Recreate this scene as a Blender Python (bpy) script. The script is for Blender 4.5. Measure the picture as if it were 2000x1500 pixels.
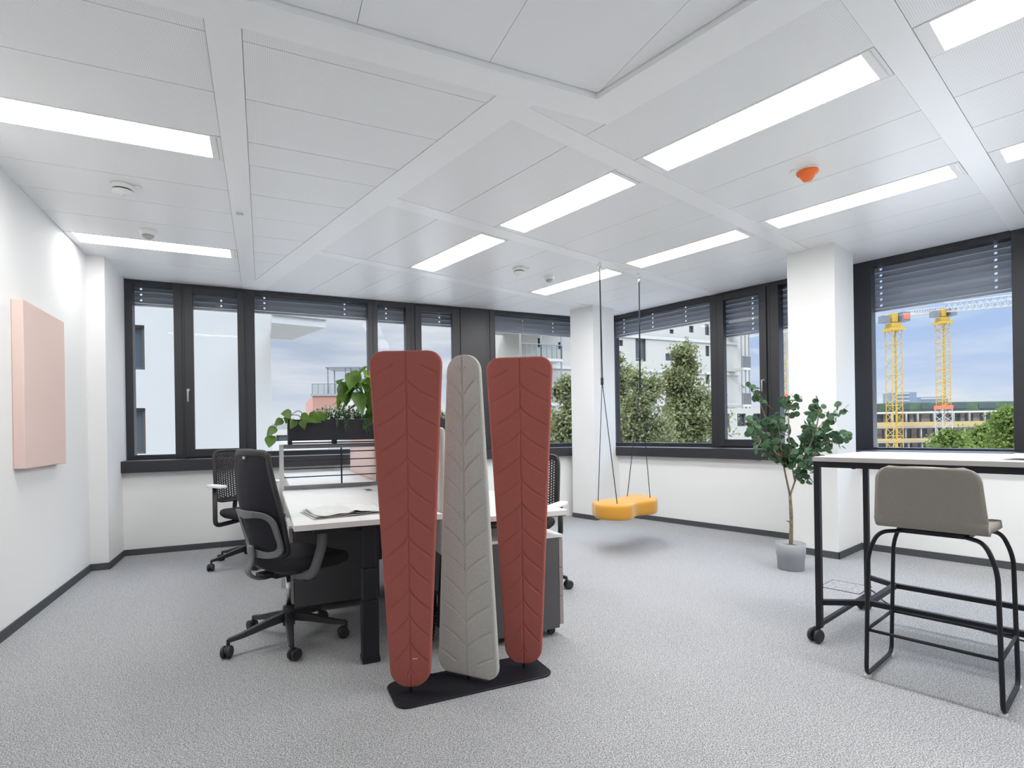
import bpy, math, random
import numpy as np
from mathutils import Vector, Matrix
R_ = math.radians
scn = bpy.context.scene
for o in list(bpy.data.objects): bpy.data.objects.remove(o)
# ------------------------------------------------------------------ camera
H = 1.22
F_PX, HOR, ROLL = 1060.5, 841.0, R_(0.9)
cd = bpy.data.cameras.new('camera'); cam = bpy.data.objects.new('camera', cd)
scn.collection.objects.link(cam); scn.camera = cam
cd.sensor_width = 36.0; cd.lens = F_PX / 2000 * 36.0
cd.shift_x = 0.0; cd.shift_y = (HOR - 750) / 2000
cd.clip_end = 3000
cam.location = (0, 0, H)
rx = Vector((math.cos(ROLL), 0, -math.sin(ROLL))); uy = Vector((math.sin(ROLL), 0, math.cos(ROLL))); bz = Vector((0, -1, 0))
cam.matrix_world = Matrix(((rx.x, uy.x, bz.x, 0), (rx.y, uy.y, bz.y, 0), (rx.z, uy.z, bz.z, H), (0, 0, 0, 1)))
# ------------------------------------------------------------------ render look
vs = scn.view_settings
vs.view_transform = 'Standard'; vs.look = 'None'; vs.gamma = 1.0; vs.use_curve_mapping = False
vs.exposure = 0.0
scn.render.engine = 'CYCLES'
scn.cycles.max_bounces = 10; scn.cycles.diffuse_bounces = 8; scn.cycles.glossy_bounces = 4
scn.cycles.transparent_max_bounces = 16; scn.cycles.sample_clamp_indirect = 6.0
scn.cycles.use_denoising = True
scn.cycles.caustics_reflective = False; scn.cycles.caustics_refractive = False
LAMP = 28.0          # strength of the ceiling diffusers
SUN = 1.7
# ------------------------------------------------------------------ world: cloudy low sky, brighter overhead
w = bpy.data.worlds.new('sky'); scn.world = w; w.use_nodes = True
nt = w.node_tree; nt.nodes.clear()
def N(t, nt_, **k):
    n = nt_.nodes.new(t)
    for a, b in k.items(): setattr(n, a, b)
    return n
tc = N('ShaderNodeTexCoord', nt); sp = N('ShaderNodeSeparateXYZ', nt); nt.links.new(tc.outputs['Generated'], sp.inputs[0])
side = N('ShaderNodeMapRange', nt); side.inputs[1].default_value = 0.0; side.inputs[2].default_value = 0.55
nt.links.new(sp.outputs['X'], side.inputs[0])
mp = N('ShaderNodeMapping', nt); mp.inputs['Scale'].default_value = (1.6, 1.6, 9.0); nt.links.new(tc.outputs['Generated'], mp.inputs[0])
nz = N('ShaderNodeTexNoise', nt); nz.inputs['Scale'].default_value = 2.6; nz.inputs['Detail'].default_value = 6; nz.inputs['Roughness'].default_value = 0.55
nt.links.new(mp.outputs[0], nz.inputs['Vector'])
rA = N('ShaderNodeValToRGB', nt); e = rA.color_ramp.elements
e[0].position = 0.36; e[0].color = (0.50, 0.56, 0.70, 1); e[1].position = 0.66; e[1].color = (0.80, 0.81, 0.86, 1)
x = e.new(0.5); x.color = (0.63, 0.67, 0.78, 1)
rB = N('ShaderNodeValToRGB', nt); e = rB.color_ramp.elements
e[0].position = 0.40; e[0].color = (0.46, 0.60, 0.90, 1); e[1].position = 0.66; e[1].color = (0.84, 0.87, 0.93, 1)
x = e.new(0.52); x.color = (0.58, 0.70, 0.93, 1)
nt.links.new(nz.outputs['Fac'], rA.inputs[0]); nt.links.new(nz.outputs['Fac'], rB.inputs[0])
mx = N('ShaderNodeMix', nt, data_type='RGBA'); nt.links.new(side.outputs[0], mx.inputs[0])
nt.links.new(rA.outputs[0], mx.inputs[6]); nt.links.new(rB.outputs[0], mx.inputs[7])
lo = N('ShaderNodeMapRange', nt); lo.inputs[1].default_value = 0.0; lo.inputs[2].default_value = 0.14; lo.inputs[3].default_value = 0.6; lo.inputs[4].default_value = 0.0
nt.links.new(sp.outputs['Z'], lo.inputs[0])
mh = N('ShaderNodeMix', nt, data_type='RGBA'); nt.links.new(lo.outputs[0], mh.inputs[0]); nt.links.new(mx.outputs[2], mh.inputs[6]); mh.inputs[7].default_value = (0.80, 0.82, 0.88, 1)
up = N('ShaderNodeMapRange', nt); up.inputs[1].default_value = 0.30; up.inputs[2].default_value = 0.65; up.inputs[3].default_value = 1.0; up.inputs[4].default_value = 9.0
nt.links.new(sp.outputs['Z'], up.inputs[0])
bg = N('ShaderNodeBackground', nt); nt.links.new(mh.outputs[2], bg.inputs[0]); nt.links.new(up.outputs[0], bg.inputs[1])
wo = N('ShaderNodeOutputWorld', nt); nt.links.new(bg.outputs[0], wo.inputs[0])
# sun behind the building, lights the facades and trees that face the windows
sl = bpy.data.lights.new('sun', 'SUN'); sl.energy = SUN; sl.angle = R_(4); sl.color = (1.0, 0.95, 0.86)
so = bpy.data.objects.new('sun', sl); scn.collection.objects.link(so)
so.rotation_euler = Vector((-0.35, -0.75, 0.62)).to_track_quat('Z', 'Y').to_euler()

# ================================================================== frames and picture geometry
ya, yb = R_(65.42), R_(49.57)
A = np.array([math.sin(ya), math.cos(ya), 0]); C = np.array([math.sin(ya - math.pi / 2), math.cos(ya - math.pi / 2), 0])
D = np.array([math.sin(yb), math.cos(yb), 0]); B = np.array([math.sin(yb - math.pi / 2), math.cos(yb - math.pi / 2), 0])
Z3 = np.array([0, 0, 1.0])
R1, R2 = math.pi / 2 - ya, math.pi / 2 - yb
def W1(a, c, z=0.0): return A * a + C * c + Z3 * z
def W2(d, b, z=0.0): return D * d + B * b + Z3 * z
def ray(u, v):
    return np.array(rx) * ((u - 1000) / F_PX) + np.array(uy) * ((HOR - v) / F_PX) + np.array([0, 1.0, 0])
CAMP = np.array([0, 0, H])
def atd(u, v, y): return CAMP + ray(u, v) * y
def onp(u, v, n, k):
    r = ray(u, v); return CAMP + r * (k / (r @ n))
def atz(u, v, z):
    r = ray(u, v); return CAMP + r * ((z - H) / r[2])

# ================================================================== mesh helpers
def tag(o, label=None, cat=None, group=None, kind=None):
    if label: o['label'] = label
    if cat: o['category'] = cat
    if group: o['group'] = group
    if kind: o['kind'] = kind
    return o
def empty(name, loc=(0, 0, 0), rz=0.0, label=None, cat=None, group=None, kind=None):
    o = bpy.data.objects.new(name, None); scn.collection.objects.link(o)
    o.location = tuple(loc); o.rotation_euler = (0, 0, rz); o.empty_display_size = 0.1
    return tag(o, label, cat, group, kind)
class MB:
    def __init__(s): s.v = []; s.f = []; s.m = []
    def add(s, vs_, fs, mi=0):
        k = len(s.v); s.v += [tuple(float(q) for q in p) for p in vs_]
        s.f += [tuple(i + k for i in f) for f in fs]; s.m += [mi] * len(fs); return s
    def box(s, x0, x1, y0, y1, z0, z1, T=None, mi=0):
        P = [(x, y, z) for z in (z0, z1) for y in (y0, y1) for x in (x0, x1)]
        if T: P = [T(*p) for p in P]
        return s.add(P, [(0, 2, 3, 1), (4, 5, 7, 6), (0, 1, 5, 4), (2, 6, 7, 3), (0, 4, 6, 2), (1, 3, 7, 5)], mi)
    def prism(s, poly, z0, z1, T=None, mi=0):
        n = len(poly); P = [(p[0], p[1], z0) for p in poly] + [(p[0], p[1], z1) for p in poly]
        if T: P = [T(*p) for p in P]
        fs = [tuple(range(n))[::-1], tuple(range(n, 2 * n))] + [(i, (i + 1) % n, n + (i + 1) % n, n + i) for i in range(n)]
        return s.add(P, fs, mi)
    def bar(s, p, q, wx, wy, up=(0, 0, 1), mi=0):
        p, q = Vector(p), Vector(q); t = (q - p).normalized(); u = Vector(up)
        if abs(t.dot(u)) > 0.98: u = Vector((1, 0, 0))
        a = t.cross(u).normalized(); b = a.cross(t).normalized()
        P = [c + a * sx * wx / 2 + b * sy * wy / 2 for c in (p, q) for sy in (-1, 1) for sx in (-1, 1)]
        return s.add(P, [(0, 2, 3, 1), (4, 5, 7, 6), (0, 1, 5, 4), (2, 6, 7, 3), (0, 4, 6, 2), (1, 3, 7, 5)], mi)
    def tube(s, path, r, n=8, closed=False, mi=0, cap=True, flat=1.0):
        P = [Vector(p) for p in path]; m = len(P); rs = r if isinstance(r, (list, tuple)) else [r] * m
        rings = []; prev = None
        for i in range(m):
            if closed: t = (P[(i + 1) % m] - P[i - 1])
            else: t = P[min(i + 1, m - 1)] - P[max(i - 1, 0)]
            t.normalize()
            if prev is None:
                a = t.cross(Vector((0, 0, 1)))
                if a.length < 0.05: a = t.cross(Vector((0, 1, 0)))
                a.normalize()
            else:
                a = prev - t * prev.dot(t)
                if a.length < 1e-4: a = t.cross(Vector((0, 1, 0)))
                a.normalize()
            prev = a; b = t.cross(a)
            rings.append([P[i] + (a * math.cos(2 * math.pi * j / n) + b * math.sin(2 * math.pi * j / n) * flat) * rs[i] for j in range(n)])
        vs_ = [q for rg in rings for q in rg]; fs = []
        for i in range(m if closed else m - 1):
            k = (i + 1) % m
            for j in range(n): fs.append((i * n + j, i * n + (j + 1) % n, k * n + (j + 1) % n, k * n + j))
        if not closed and cap: fs += [tuple(range(n))[::-1], tuple((m - 1) * n + j for j in range(n))]
        return s.add(vs_, fs, mi)
    def lathe(s, prof, c=(0, 0, 0), n=24, ax='z', mi=0):
        vs_ = []
        for r, z in prof:
            for j in range(n):
                t = 2 * math.pi * j / n; x, y = r * math.cos(t), r * math.sin(t)
                if ax == 'z': p = (x, y, z)
                elif ax == 'y': p = (x, z, y)
                else: p = (z, x, y)
                vs_.append((p[0] + c[0], p[1] + c[1], p[2] + c[2]))
        fs = []
        for i in range(len(prof) - 1):
            for j in range(n): fs.append((i * n + j, i * n + (j + 1) % n, (i + 1) * n + (j + 1) % n, (i + 1) * n + j))
        if prof[0][0] > 1e-6: fs.append(tuple(range(n))[::-1])
        if prof[-1][0] > 1e-6: fs.append(tuple((len(prof) - 1) * n + j for j in range(n)))
        return s.add(vs_, fs, mi)
    def grid(s, fn, nu, nv, mi=0, skip=None):
        vs_ = [fn(i / nu, j / nv) for j in range(nv + 1) for i in range(nu + 1)]
        fs = [(j * (nu + 1) + i, j * (nu + 1) + i + 1, (j + 1) * (nu + 1) + i + 1, (j + 1) * (nu + 1) + i)
              for j in range(nv) for i in range(nu) if not (skip and skip(i, j))]
        return s.add(vs_, fs, mi)
    def build(s, name, mat, parent=None, smooth=False, bevel=0.0, solid=0.0, sub=0, **tg):
        me = bpy.data.meshes.new(name); me.from_pydata(s.v, [], s.f)
        for q in (mat if isinstance(mat, (list, tuple)) else [mat]): me.materials.append(q)
        if any(s.m): me.polygons.foreach_set('material_index', s.m)
        me.validate()
        if smooth: me.polygons.foreach_set('use_smooth', [True] * len(me.polygons))
        me.update()
        import bmesh
        bm = bmesh.new(); bm.from_mesh(me); bmesh.ops.recalc_face_normals(bm, faces=bm.faces); bm.to_mesh(me); bm.free()
        o = bpy.data.objects.new(name, me); scn.collection.objects.link(o)
        if parent is not None: o.parent = parent
        if solid: md = o.modifiers.new('solid', 'SOLIDIFY'); md.thickness = solid; md.offset = 0
        if sub: md = o.modifiers.new('sub', 'SUBSURF'); md.levels = sub; md.render_levels = sub
        if bevel:
            md = o.modifiers.new('bevel', 'BEVEL'); md.width = bevel; md.segments = 3; md.limit_method = 'ANGLE'; md.angle_limit = R_(40)
        return tag(o, **tg)
def bez(pts, n=8):
    """smooth path through points (Catmull-Rom)"""
    P = [Vector(p) for p in pts]; P = [P[0] * 2 - P[1]] + P + [P[-1] * 2 - P[-2]]; out = []
    for i in range(1, len(P) - 2):
        for k in range(n):
            t = k / n; a, b, c, d = P[i - 1], P[i], P[i + 1], P[i + 2]
            out.append(0.5 * ((2 * b) + (c - a) * t + (2 * a - 5 * b + 4 * c - d) * t * t + (3 * b - a - 3 * c + d) * t ** 3))
    out.append(P[-2]); return out
def fillet(pts, r, n=5):
    """polyline with rounded corners"""
    P = [Vector(p) for p in pts]; out = [P[0]]
    for i in range(1, len(P) - 1):
        a = (P[i - 1] - P[i]); b = (P[i + 1] - P[i]); rr = min(r, a.length * .49, b.length * .49)
        s_, e_ = P[i] + a.normalized() * rr, P[i] + b.normalized() * rr
        for k in range(n + 1):
            t = k / n; out.append(s_ * (1 - t) ** 2 + P[i] * 2 * t * (1 - t) + e_ * t * t)
    out.append(P[-1]); return out
def rrect(x0, x1, y0, y1, r, n=6):
    out = []
    for cx, cy, t0 in ((x1 - r, y1 - r, 0), (x0 + r, y1 - r, 90), (x0 + r, y0 + r, 180), (x1 - r, y0 + r, 270)):
        for k in range(n + 1):
            t = R_(t0 + 90 * k / n); out.append((cx + r * math.cos(t), cy + r * math.sin(t)))
    return out
def clip(poly, n, k):
    """keep the part of a 2D polygon where p.n <= k"""
    out = []
    for i in range(len(poly)):
        p, q = poly[i], poly[(i + 1) % len(poly)]
        a, b = p[0] * n[0] + p[1] * n[1] - k, q[0] * n[0] + q[1] * n[1] - k
        if a <= 0: out.append(p)
        if a * b < 0:
            t = a / (a - b); out.append((p[0] + (q[0] - p[0]) * t, p[1] + (q[1] - p[1]) * t))
    return out
def copy_tree(o, parent=None):
    c = o.copy(); scn.collection.objects.link(c)
    if parent is not None: c.parent = parent
    for ch in list(o.children): copy_tree(ch, c)
    return c

# ================================================================== materials
def mat(name, col, rough=0.5, spec=0.5, metal=0.0, noise=0.0, nscale=40.0, bump=0.0, bscale=200.0, sheen=0.0, trans=0.0, coat=0.0):
    m = bpy.data.materials.new(name); m.use_nodes = True; t = m.node_tree; p = t.nodes['Principled BSDF']
    p.inputs['Base Color'].default_value = (*col, 1); p.inputs['Roughness'].default_value = rough
    p.inputs['Specular IOR Level'].default_value = spec; p.inputs['Metallic'].default_value = metal
    if sheen: p.inputs['Sheen Weight'].default_value = sheen; p.inputs['Sheen Roughness'].default_value = 0.5
    if coat: p.inputs['Coat Weight'].default_value = coat
    tc_ = N('ShaderNodeTexCoord', t)
    if noise:
        z = N('ShaderNodeTexNoise', t); z.inputs['Scale'].default_value = nscale; z.inputs['Detail'].default_value = 3
        t.links.new(tc_.outputs['Object'], z.inputs['Vector'])
        r = N('ShaderNodeValToRGB', t); r.color_ramp.elements[0].position = .3; r.color_ramp.elements[1].position = .7
        r.color_ramp.elements[0].color = (*[c * (1 - noise) for c in col], 1); r.color_ramp.elements[1].color = (*[min(1, c * (1 + noise)) for c in col], 1)
        t.links.new(z.outputs['Fac'], r.inputs[0]); t.links.new(r.outputs[0], p.inputs['Base Color'])
    if bump:
        z = N('ShaderNodeTexNoise', t); z.inputs['Scale'].default_value = bscale; z.inputs['Detail'].default_value = 2
        t.links.new(tc_.outputs['Object'], z.inputs['Vector'])
        b = N('ShaderNodeBump', t); b.inputs['Strength'].default_value = bump; b.inputs['Distance'].default_value = 0.002
        t.links.new(z.outputs['Fac'], b.inputs['Height']); t.links.new(b.outputs[0], p.inputs['Normal'])
    if trans:
        tr = N('ShaderNodeBsdfTranslucent', t); tr.inputs[0].default_value = (*[min(1, c * 2.0) for c in col], 1)
        ms = N('ShaderNodeMixShader', t); ms.inputs[0].default_value = trans
        t.links.new(p.outputs[0], ms.inputs[1]); t.links.new(tr.outputs[0], ms.inputs[2])
        t.links.new(ms.outputs[0], t.nodes['Material Output'].inputs[0])
    return m
def emis(name, col, s):
    m = bpy.data.materials.new(name); m.use_nodes = True; t = m.node_tree; p = t.nodes['Principled BSDF']
    p.inputs['Base Color'].default_value = (.9, .9, .88, 1); p.inputs['Emission Color'].default_value = (*col, 1); p.inputs['Emission Strength'].default_value = s
    return m
def perf_mat(name, rot):
    """white perforated sheet metal: a fine square grid of small holes"""
    m = mat(name, (.80, .81, .82), .34, .5); t = m.node_tree; p = t.nodes['Principled BSDF']
    tc_ = N('ShaderNodeTexCoord', t); mp_ = N('ShaderNodeMapping', t, vector_type='POINT'); mp_.inputs['Rotation'].default_value = (0, 0, -rot); mp_.inputs['Scale'].default_value = (1, 1, 0)
    t.links.new(tc_.outputs['Object'], mp_.inputs[0])
    sc = N('ShaderNodeVectorMath', t, operation='SCALE'); sc.inputs['Scale'].default_value = 1 / 0.0086; t.links.new(mp_.outputs[0], sc.inputs[0])
    fr = N('ShaderNodeVectorMath', t, operation='FRACTION'); t.links.new(sc.outputs[0], fr.inputs[0])
    sb = N('ShaderNodeVectorMath', t, operation='SUBTRACT'); sb.inputs[1].default_value = (.5, .5, 0); t.links.new(fr.outputs[0], sb.inputs[0])
    ml = N('ShaderNodeVectorMath', t, operation='MULTIPLY'); ml.inputs[1].default_value = (1, 1, 0); t.links.new(sb.outputs[0], ml.inputs[0])
    ln = N('ShaderNodeVectorMath', t, operation='LENGTH'); t.links.new(ml.outputs[0], ln.inputs[0])
    ls = N('ShaderNodeMath', t, operation='LESS_THAN'); ls.inputs[1].default_value = 0.24; t.links.new(ln.outputs['Value'], ls.inputs[0])
    mx_ = N('ShaderNodeMix', t, data_type='RGBA'); mx_.inputs[6].default_value = (.89, .895, .90, 1); mx_.inputs[7].default_value = (.62, .63, .64, 1)
    t.links.new(ls.outputs[0], mx_.inputs[0]); t.links.new(mx_.outputs[2], p.inputs['Base Color'])
    return m
M = {}
M['wall'] = mat('wall_paint', (.80, .805, .80), .7, .3, bump=.15, bscale=350)
M['ceil'] = mat('ceiling_metal', (.90, .905, .91), .3, .5)
M['ceil2'] = mat('recess_metal', (.86, .87, .885), .4, .5)
M['gap'] = mat('ceiling_void', (.30, .30, .30), .8, .2)
M['perf1'] = perf_mat('perforated_metal_left', R1); M['perf2'] = perf_mat('perforated_metal_right', R2)
M['lamp'] = emis('lamp_diffuser', (1, .99, .975), LAMP)
M['lamp2'] = emis('lamp_diffuser_soft', (1, .985, .96), 36.0); M['lamp3'] = emis('lamp_diffuser_dim', (1, .985, .97), 14.0)
M['lamp4'] = emis('lamp_diffuser_window_row', (1, .985, .965), 12.0)
M['white'] = mat('white_enamel', (.85, .85, .84), .4, .5)
M['frame'] = mat('anthracite_aluminium', (.021, .022, .027), .42, .5)
M['base'] = mat('baseboard_carpet', (.075, .08, .088), .9, .2, noise=.35, nscale=300)
M['desk'] = mat('white_laminate', (.70, .70, .695), .35, .5)
M['edge'] = mat('laminate_edge', (.74, .72, .69), .5, .4)
M['black'] = mat('black_powder_coat', (.010, .0105, .015), .5, .35)
M['blackp'] = mat('black_plastic', (.02, .02, .023), .5, .5)
M['greyp'] = mat('grey_plastic', (.15, .15, .158), .5, .5)
M['cloth'] = mat('black_seat_cloth', (.034, .033, .037), .95, .2, noise=.3, nscale=500, bump=.3, bscale=900)
M['mesh'] = mat('black_mesh_cloth', (.018, .018, .024), .8, .3)
M['chrome'] = mat('chrome', (.75, .76, .78), .15, .5, metal=1)
M['ped'] = mat('dark_grey_steel', (.085, .085, .09), .5, .4)
M['pedf'] = mat('drawer_front_grey', (.30, .27, .27), .5, .4)
M['red'] = mat('coral_felt', (.37, .108, .09), .95, .12, noise=.13, nscale=420, bump=.5, bscale=700, sheen=.06)
M['felt'] = mat('grey_felt', (.50, .485, .455), .95, .15, noise=.22, nscale=380, bump=.5, bscale=700, sheen=.1)
M['pink'] = mat('pink_acoustic_cloth', (.70, .55, .505), .95, .15, noise=.06, nscale=420, bump=.3, bscale=800)
M['yellow'] = mat('mustard_cloth', (.56, .275, .035), .85, .2, noise=.08, nscale=300, bump=.2, bscale=700, sheen=.3)
M['taupe'] = mat('taupe_cloth', (.30, .275, .245), .9, .2, noise=.14, nscale=420, bump=.4, bscale=800)
M['rope'] = mat('dark_cord', (.03, .035, .035), .7, .3)
M['pot'] = mat('grey_ceramic', (.36, .37, .39), .6, .4)
M['soil'] = mat('soil', (.02, .015, .012), .95, .1)
M['bark'] = mat('bark', (.20, .16, .11), .85, .2, noise=.3, nscale=30)
M['leafe'] = mat('round_leaf', (.05, .115, .055), .5, .45, noise=.6, nscale=16, trans=.22)
M['leafp'] = mat('plant_leaf', (.075, .15, .022), .4, .5, noise=.6, nscale=12, trans=.5)
M['leafh'] = mat('herb_leaf', (.08, .17, .06), .6, .4, noise=.4, nscale=30, trans=.35)
M['stem'] = mat('green_stem', (.06, .08, .03), .6, .3)
M['orange'] = mat('orange_plastic', (.85, .16, .02), .4, .5)
M['paper'] = mat('newsprint', (.55, .55, .52), .8, .2, noise=.18, nscale=60)
def newsprint():
    m = mat('newsprint', (.6, .6, .58), .8, .2); t = m.node_tree; tc_ = N('ShaderNodeTexCoord', t); b = N('ShaderNodeTexBrick', t)
    b.inputs['Scale'].default_value = 26; b.inputs['Color1'].default_value = (.24, .26, .32, 1); b.inputs['Color2'].default_value = (.42, .44, .48, 1); b.inputs['Mortar'].default_value = (.62, .62, .60, 1)
    b.inputs['Mortar Size'].default_value = .09; b.inputs['Brick Width'].default_value = 1.9; b.inputs['Row Height'].default_value = .22; t.links.new(tc_.outputs['Object'], b.inputs['Vector'])
    t.links.new(b.outputs['Color'], t.nodes['Principled BSDF'].inputs['Base Color']); return m
M['paper'] = newsprint()
M['alu'] = mat('brushed_aluminium', (.62, .63, .63), .35, .5, metal=.6)
M['blind'] = mat('blind_slat_grey', (.36, .37, .42), .45, .5)
# carpet
def carpet():
    m = mat('grey_carpet', (.38, .39, .41), .95, .12); t = m.node_tree; p = t.nodes['Principled BSDF']
    tc_ = N('ShaderNodeTexCoord', t)
    def nz_(s, d=2):
        z = N('ShaderNodeTexNoise', t); z.inputs['Scale'].default_value = s; z.inputs['Detail'].default_value = d; t.links.new(tc_.outputs['Object'], z.inputs['Vector']); return z
    a = nz_(210, 3); b = nz_(1.5, 2); v = N('ShaderNodeTexVoronoi', t); v.inputs['Scale'].default_value = 230; t.links.new(tc_.outputs['Object'], v.inputs['Vector'])
    r = N('ShaderNodeValToRGB', t); e = r.color_ramp.elements; e[0].position = .36; e[0].color = (.135, .137, .142, 1); e[1].position = .64; e[1].color = (.60, .605, .615, 1)
    t.links.new(a.outputs['Fac'], r.inputs[0])
    m1 = N('ShaderNodeMix', t, data_type='RGBA', blend_type='MULTIPLY'); m1.inputs[0].default_value = .5
    t.links.new(r.outputs[0], m1.inputs[6]); t.links.new(v.outputs['Color'], N('ShaderNodeRGBToBW', t).inputs[0])
    bw = t.nodes[-1]; mr = N('ShaderNodeMapRange', t); mr.inputs[3].default_value = .45; mr.inputs[4].default_value = 1.35; t.links.new(bw.outputs[0], mr.inputs[0]); t.links.new(mr.outputs[0], m1.inputs[7])
    t.links.new(m1.outputs[2], p.inputs['Base Color'])
    bp = N('ShaderNodeBump', t); bp.inputs['Strength'].default_value = .6; bp.inputs['Distance'].default_value = .004
    t.links.new(a.outputs['Fac'], bp.inputs['Height']); t.links.new(bp.outputs[0], p.inputs['Normal'])
    return m
M['carpet'] = carpet()
def glass(name='window_glass', k=.035, tint=(.96, .98, .98)):
    m = bpy.data.materials.new(name); m.use_nodes = True; t = m.node_tree; t.nodes.clear()
    tr = N('ShaderNodeBsdfTransparent', t); tr.inputs[0].default_value = (*tint, 1)
    gl = N('ShaderNodeBsdfGlossy', t); gl.inputs['Roughness'].default_value = 0.0; gl.inputs[0].default_value = (1, 1, 1, 1)
    fr = N('ShaderNodeLayerWeight', t); fr.inputs[0].default_value = .25
    ml = N('ShaderNodeMath', t, operation='MULTIPLY'); ml.inputs[1].default_value = k * 4; t.links.new(fr.outputs['Fresnel'], ml.inputs[0])
    ms = N('ShaderNodeMixShader', t); t.links.new(ml.outputs[0], ms.inputs[0]); t.links.new(tr.outputs[0], ms.inputs[1]); t.links.new(gl.outputs[0], ms.inputs[2])
    o = N('ShaderNodeOutputMaterial', t); t.links.new(ms.outputs[0], o.inputs[0]); return m
M['glass'] = glass()

# ================================================================== room shell
CE = 2.89
A0 = -1.455        # left wall plane (a)
CW, CF = 6.70, 6.91  # window wall A: parapet face, frame face (c)
DW, DF = 6.08, 6.37  # window wall B (d)
BB = -2.2          # wall behind the camera (b)
def room(grow=0.0, cw=CW, dw=DW):
    big = [(-30, -30), (30, -30), (30, 30), (-30, 30)]
    p = clip(big, -A[:2], -(A0 - grow)); p = clip(p, C[:2], cw + grow); p = clip(p, D[:2], dw + grow); p = clip(p, -B[:2], -(BB - grow)); return p
MB().prism(room(.25, CF + .2, DF + .2), -.25, 0).build('floor', M['carpet'], kind='structure')
# walls
m = MB(); m.box(A0 - .25, A0, -3.2, CF + .35, -.25, CE + .3, W1); m.build('wall_left', M['wall'], kind='structure')
def isect(c, d):  # a of the meeting point of plane c and plane d
    return (d - (D @ C) * c) / (D @ A)
m = MB(); m.prism([(A0, CW), (isect(CW, DW), CW), (isect(CW + .3, DW + .3), CW + .3), (A0, CW + .3)], 0, .90, W1); m.build('wall_back', M['wall'], kind='structure')
def isb(d, c): return (c - (C @ D) * d) / (C @ B)
m = MB(); m.prism([(DW, BB), (DW + .3, BB), (DW + .3, isb(DW + .3, CW + .3)), (DW, isb(DW, CW))], 0, .90, W2); m.build('wall_right', M['wall'], kind='structure')
m = MB(); m.box(-2.5, DW + .4, BB - .25, BB, -.25, CE + .3, W2); m.build('wall_front', M['wall'], kind='structure')
# outer facade band below and slab over the windows
m = MB(); m.box(A0 - .25, isect(CF + .35, DF + .35), CW + .31, CF + .3, -1.2, .84, W1); m.build('trim_1', M['white'], kind='structure')
m = MB(); m.box(DW + .31, DF + .3, BB - .2, isb(DF + .3, CF + .3), -1.2, .84, W2); m.build('trim_2', M['white'], kind='structure')
# columns
m = MB(); m.box(A0, -1.315, 6.11, 6.60, 0, CE, W1); m.box(A0, -1.315, 6.60, 6.71, 0, .97, W1); m.box(A0, -1.32, 6.60, CF, .97, CE, W1); m.build('wall_column_left', M['wall'], kind='structure')
m = MB(); m.prism([(5.56, 4.82), (6.0, 4.82), (6.0, isb(6.0, 6.66)), (5.56, 5.235)], 0, CE, W2); m.box(5.99, 6.085, 4.82, 5.0, 0, .86, W2); m.build('wall_column_corner', M['wall'], kind='structure')
m = MB(); m.box(5.47, 5.96, 1.85, 2.265, 0, CE, W2); m.box(5.96, 6.085, 1.85, 2.265, 0, .86, W2); m.build('wall_column_right', M['wall'], kind='structure')
# baseboards
def bboard(name, segs):
    m = MB()
    for T, (x0, y0), (x1, y1) in segs:
        p, q = np.array(T(x0, y0)), np.array(T(x1, y1)); t = (q - p) / np.linalg.norm(q - p); n = np.array([t[1], -t[0], 0])
        o = p - n * .001
        P = [p, q, q + n * .012, p + n * .012]
        m.prism([(k[0], k[1]) for k in P], 0, .062)
    return m.build(name, M['base'], kind='structure')
bboard('baseboard_left', [(W1, (A0, -2.6), (A0, 6.11)), (W1, (A0, 6.11), (-1.303, 6.11)), (W1, (-1.315, 6.10), (-1.315, 6.70))])
bboard('baseboard_back', [(W1, (-1.315, CW), (isect(CW, 5.56), CW))])
bboard('baseboard_corner', [(W2, (5.56, 5.24), (5.56, 4.808)), (W2, (5.55, 4.82), (6.08, 4.82))])
bboard('baseboard_right', [(W2, (DW, 4.82), (DW, 2.265)), (W2, (DW, 2.265), (5.458, 2.265)), (W2, (5.47, 2.277), (5.47, 1.838)), (W2, (5.458, 1.85), (DW, 1.85)), (W2, (DW, 1.85), (DW, BB))])
# window sills (deep dark boxes)
m = MB(); m.prism([(-1.32, 6.62), (isect(6.62, 6.0), 6.62), (isect(CF + .02, DF + .02), CF + .02), (-1.32, CF + .02)], .85, .97, W1); m.build('trim_3', M['frame'], kind='structure', bevel=.004)
m = MB(); m.box(6.0, DF + .02, 2.265, isb(6.0, 6.62), .85, .97, W2); m.box(6.0, DF + .02, BB, 1.85, .85, .97, W2); m.box(6.0, DF + .02, 1.85, 2.265, .85, .97, W2); m.build('trim_4', M['frame'], kind='structure', bevel=.004)
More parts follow.
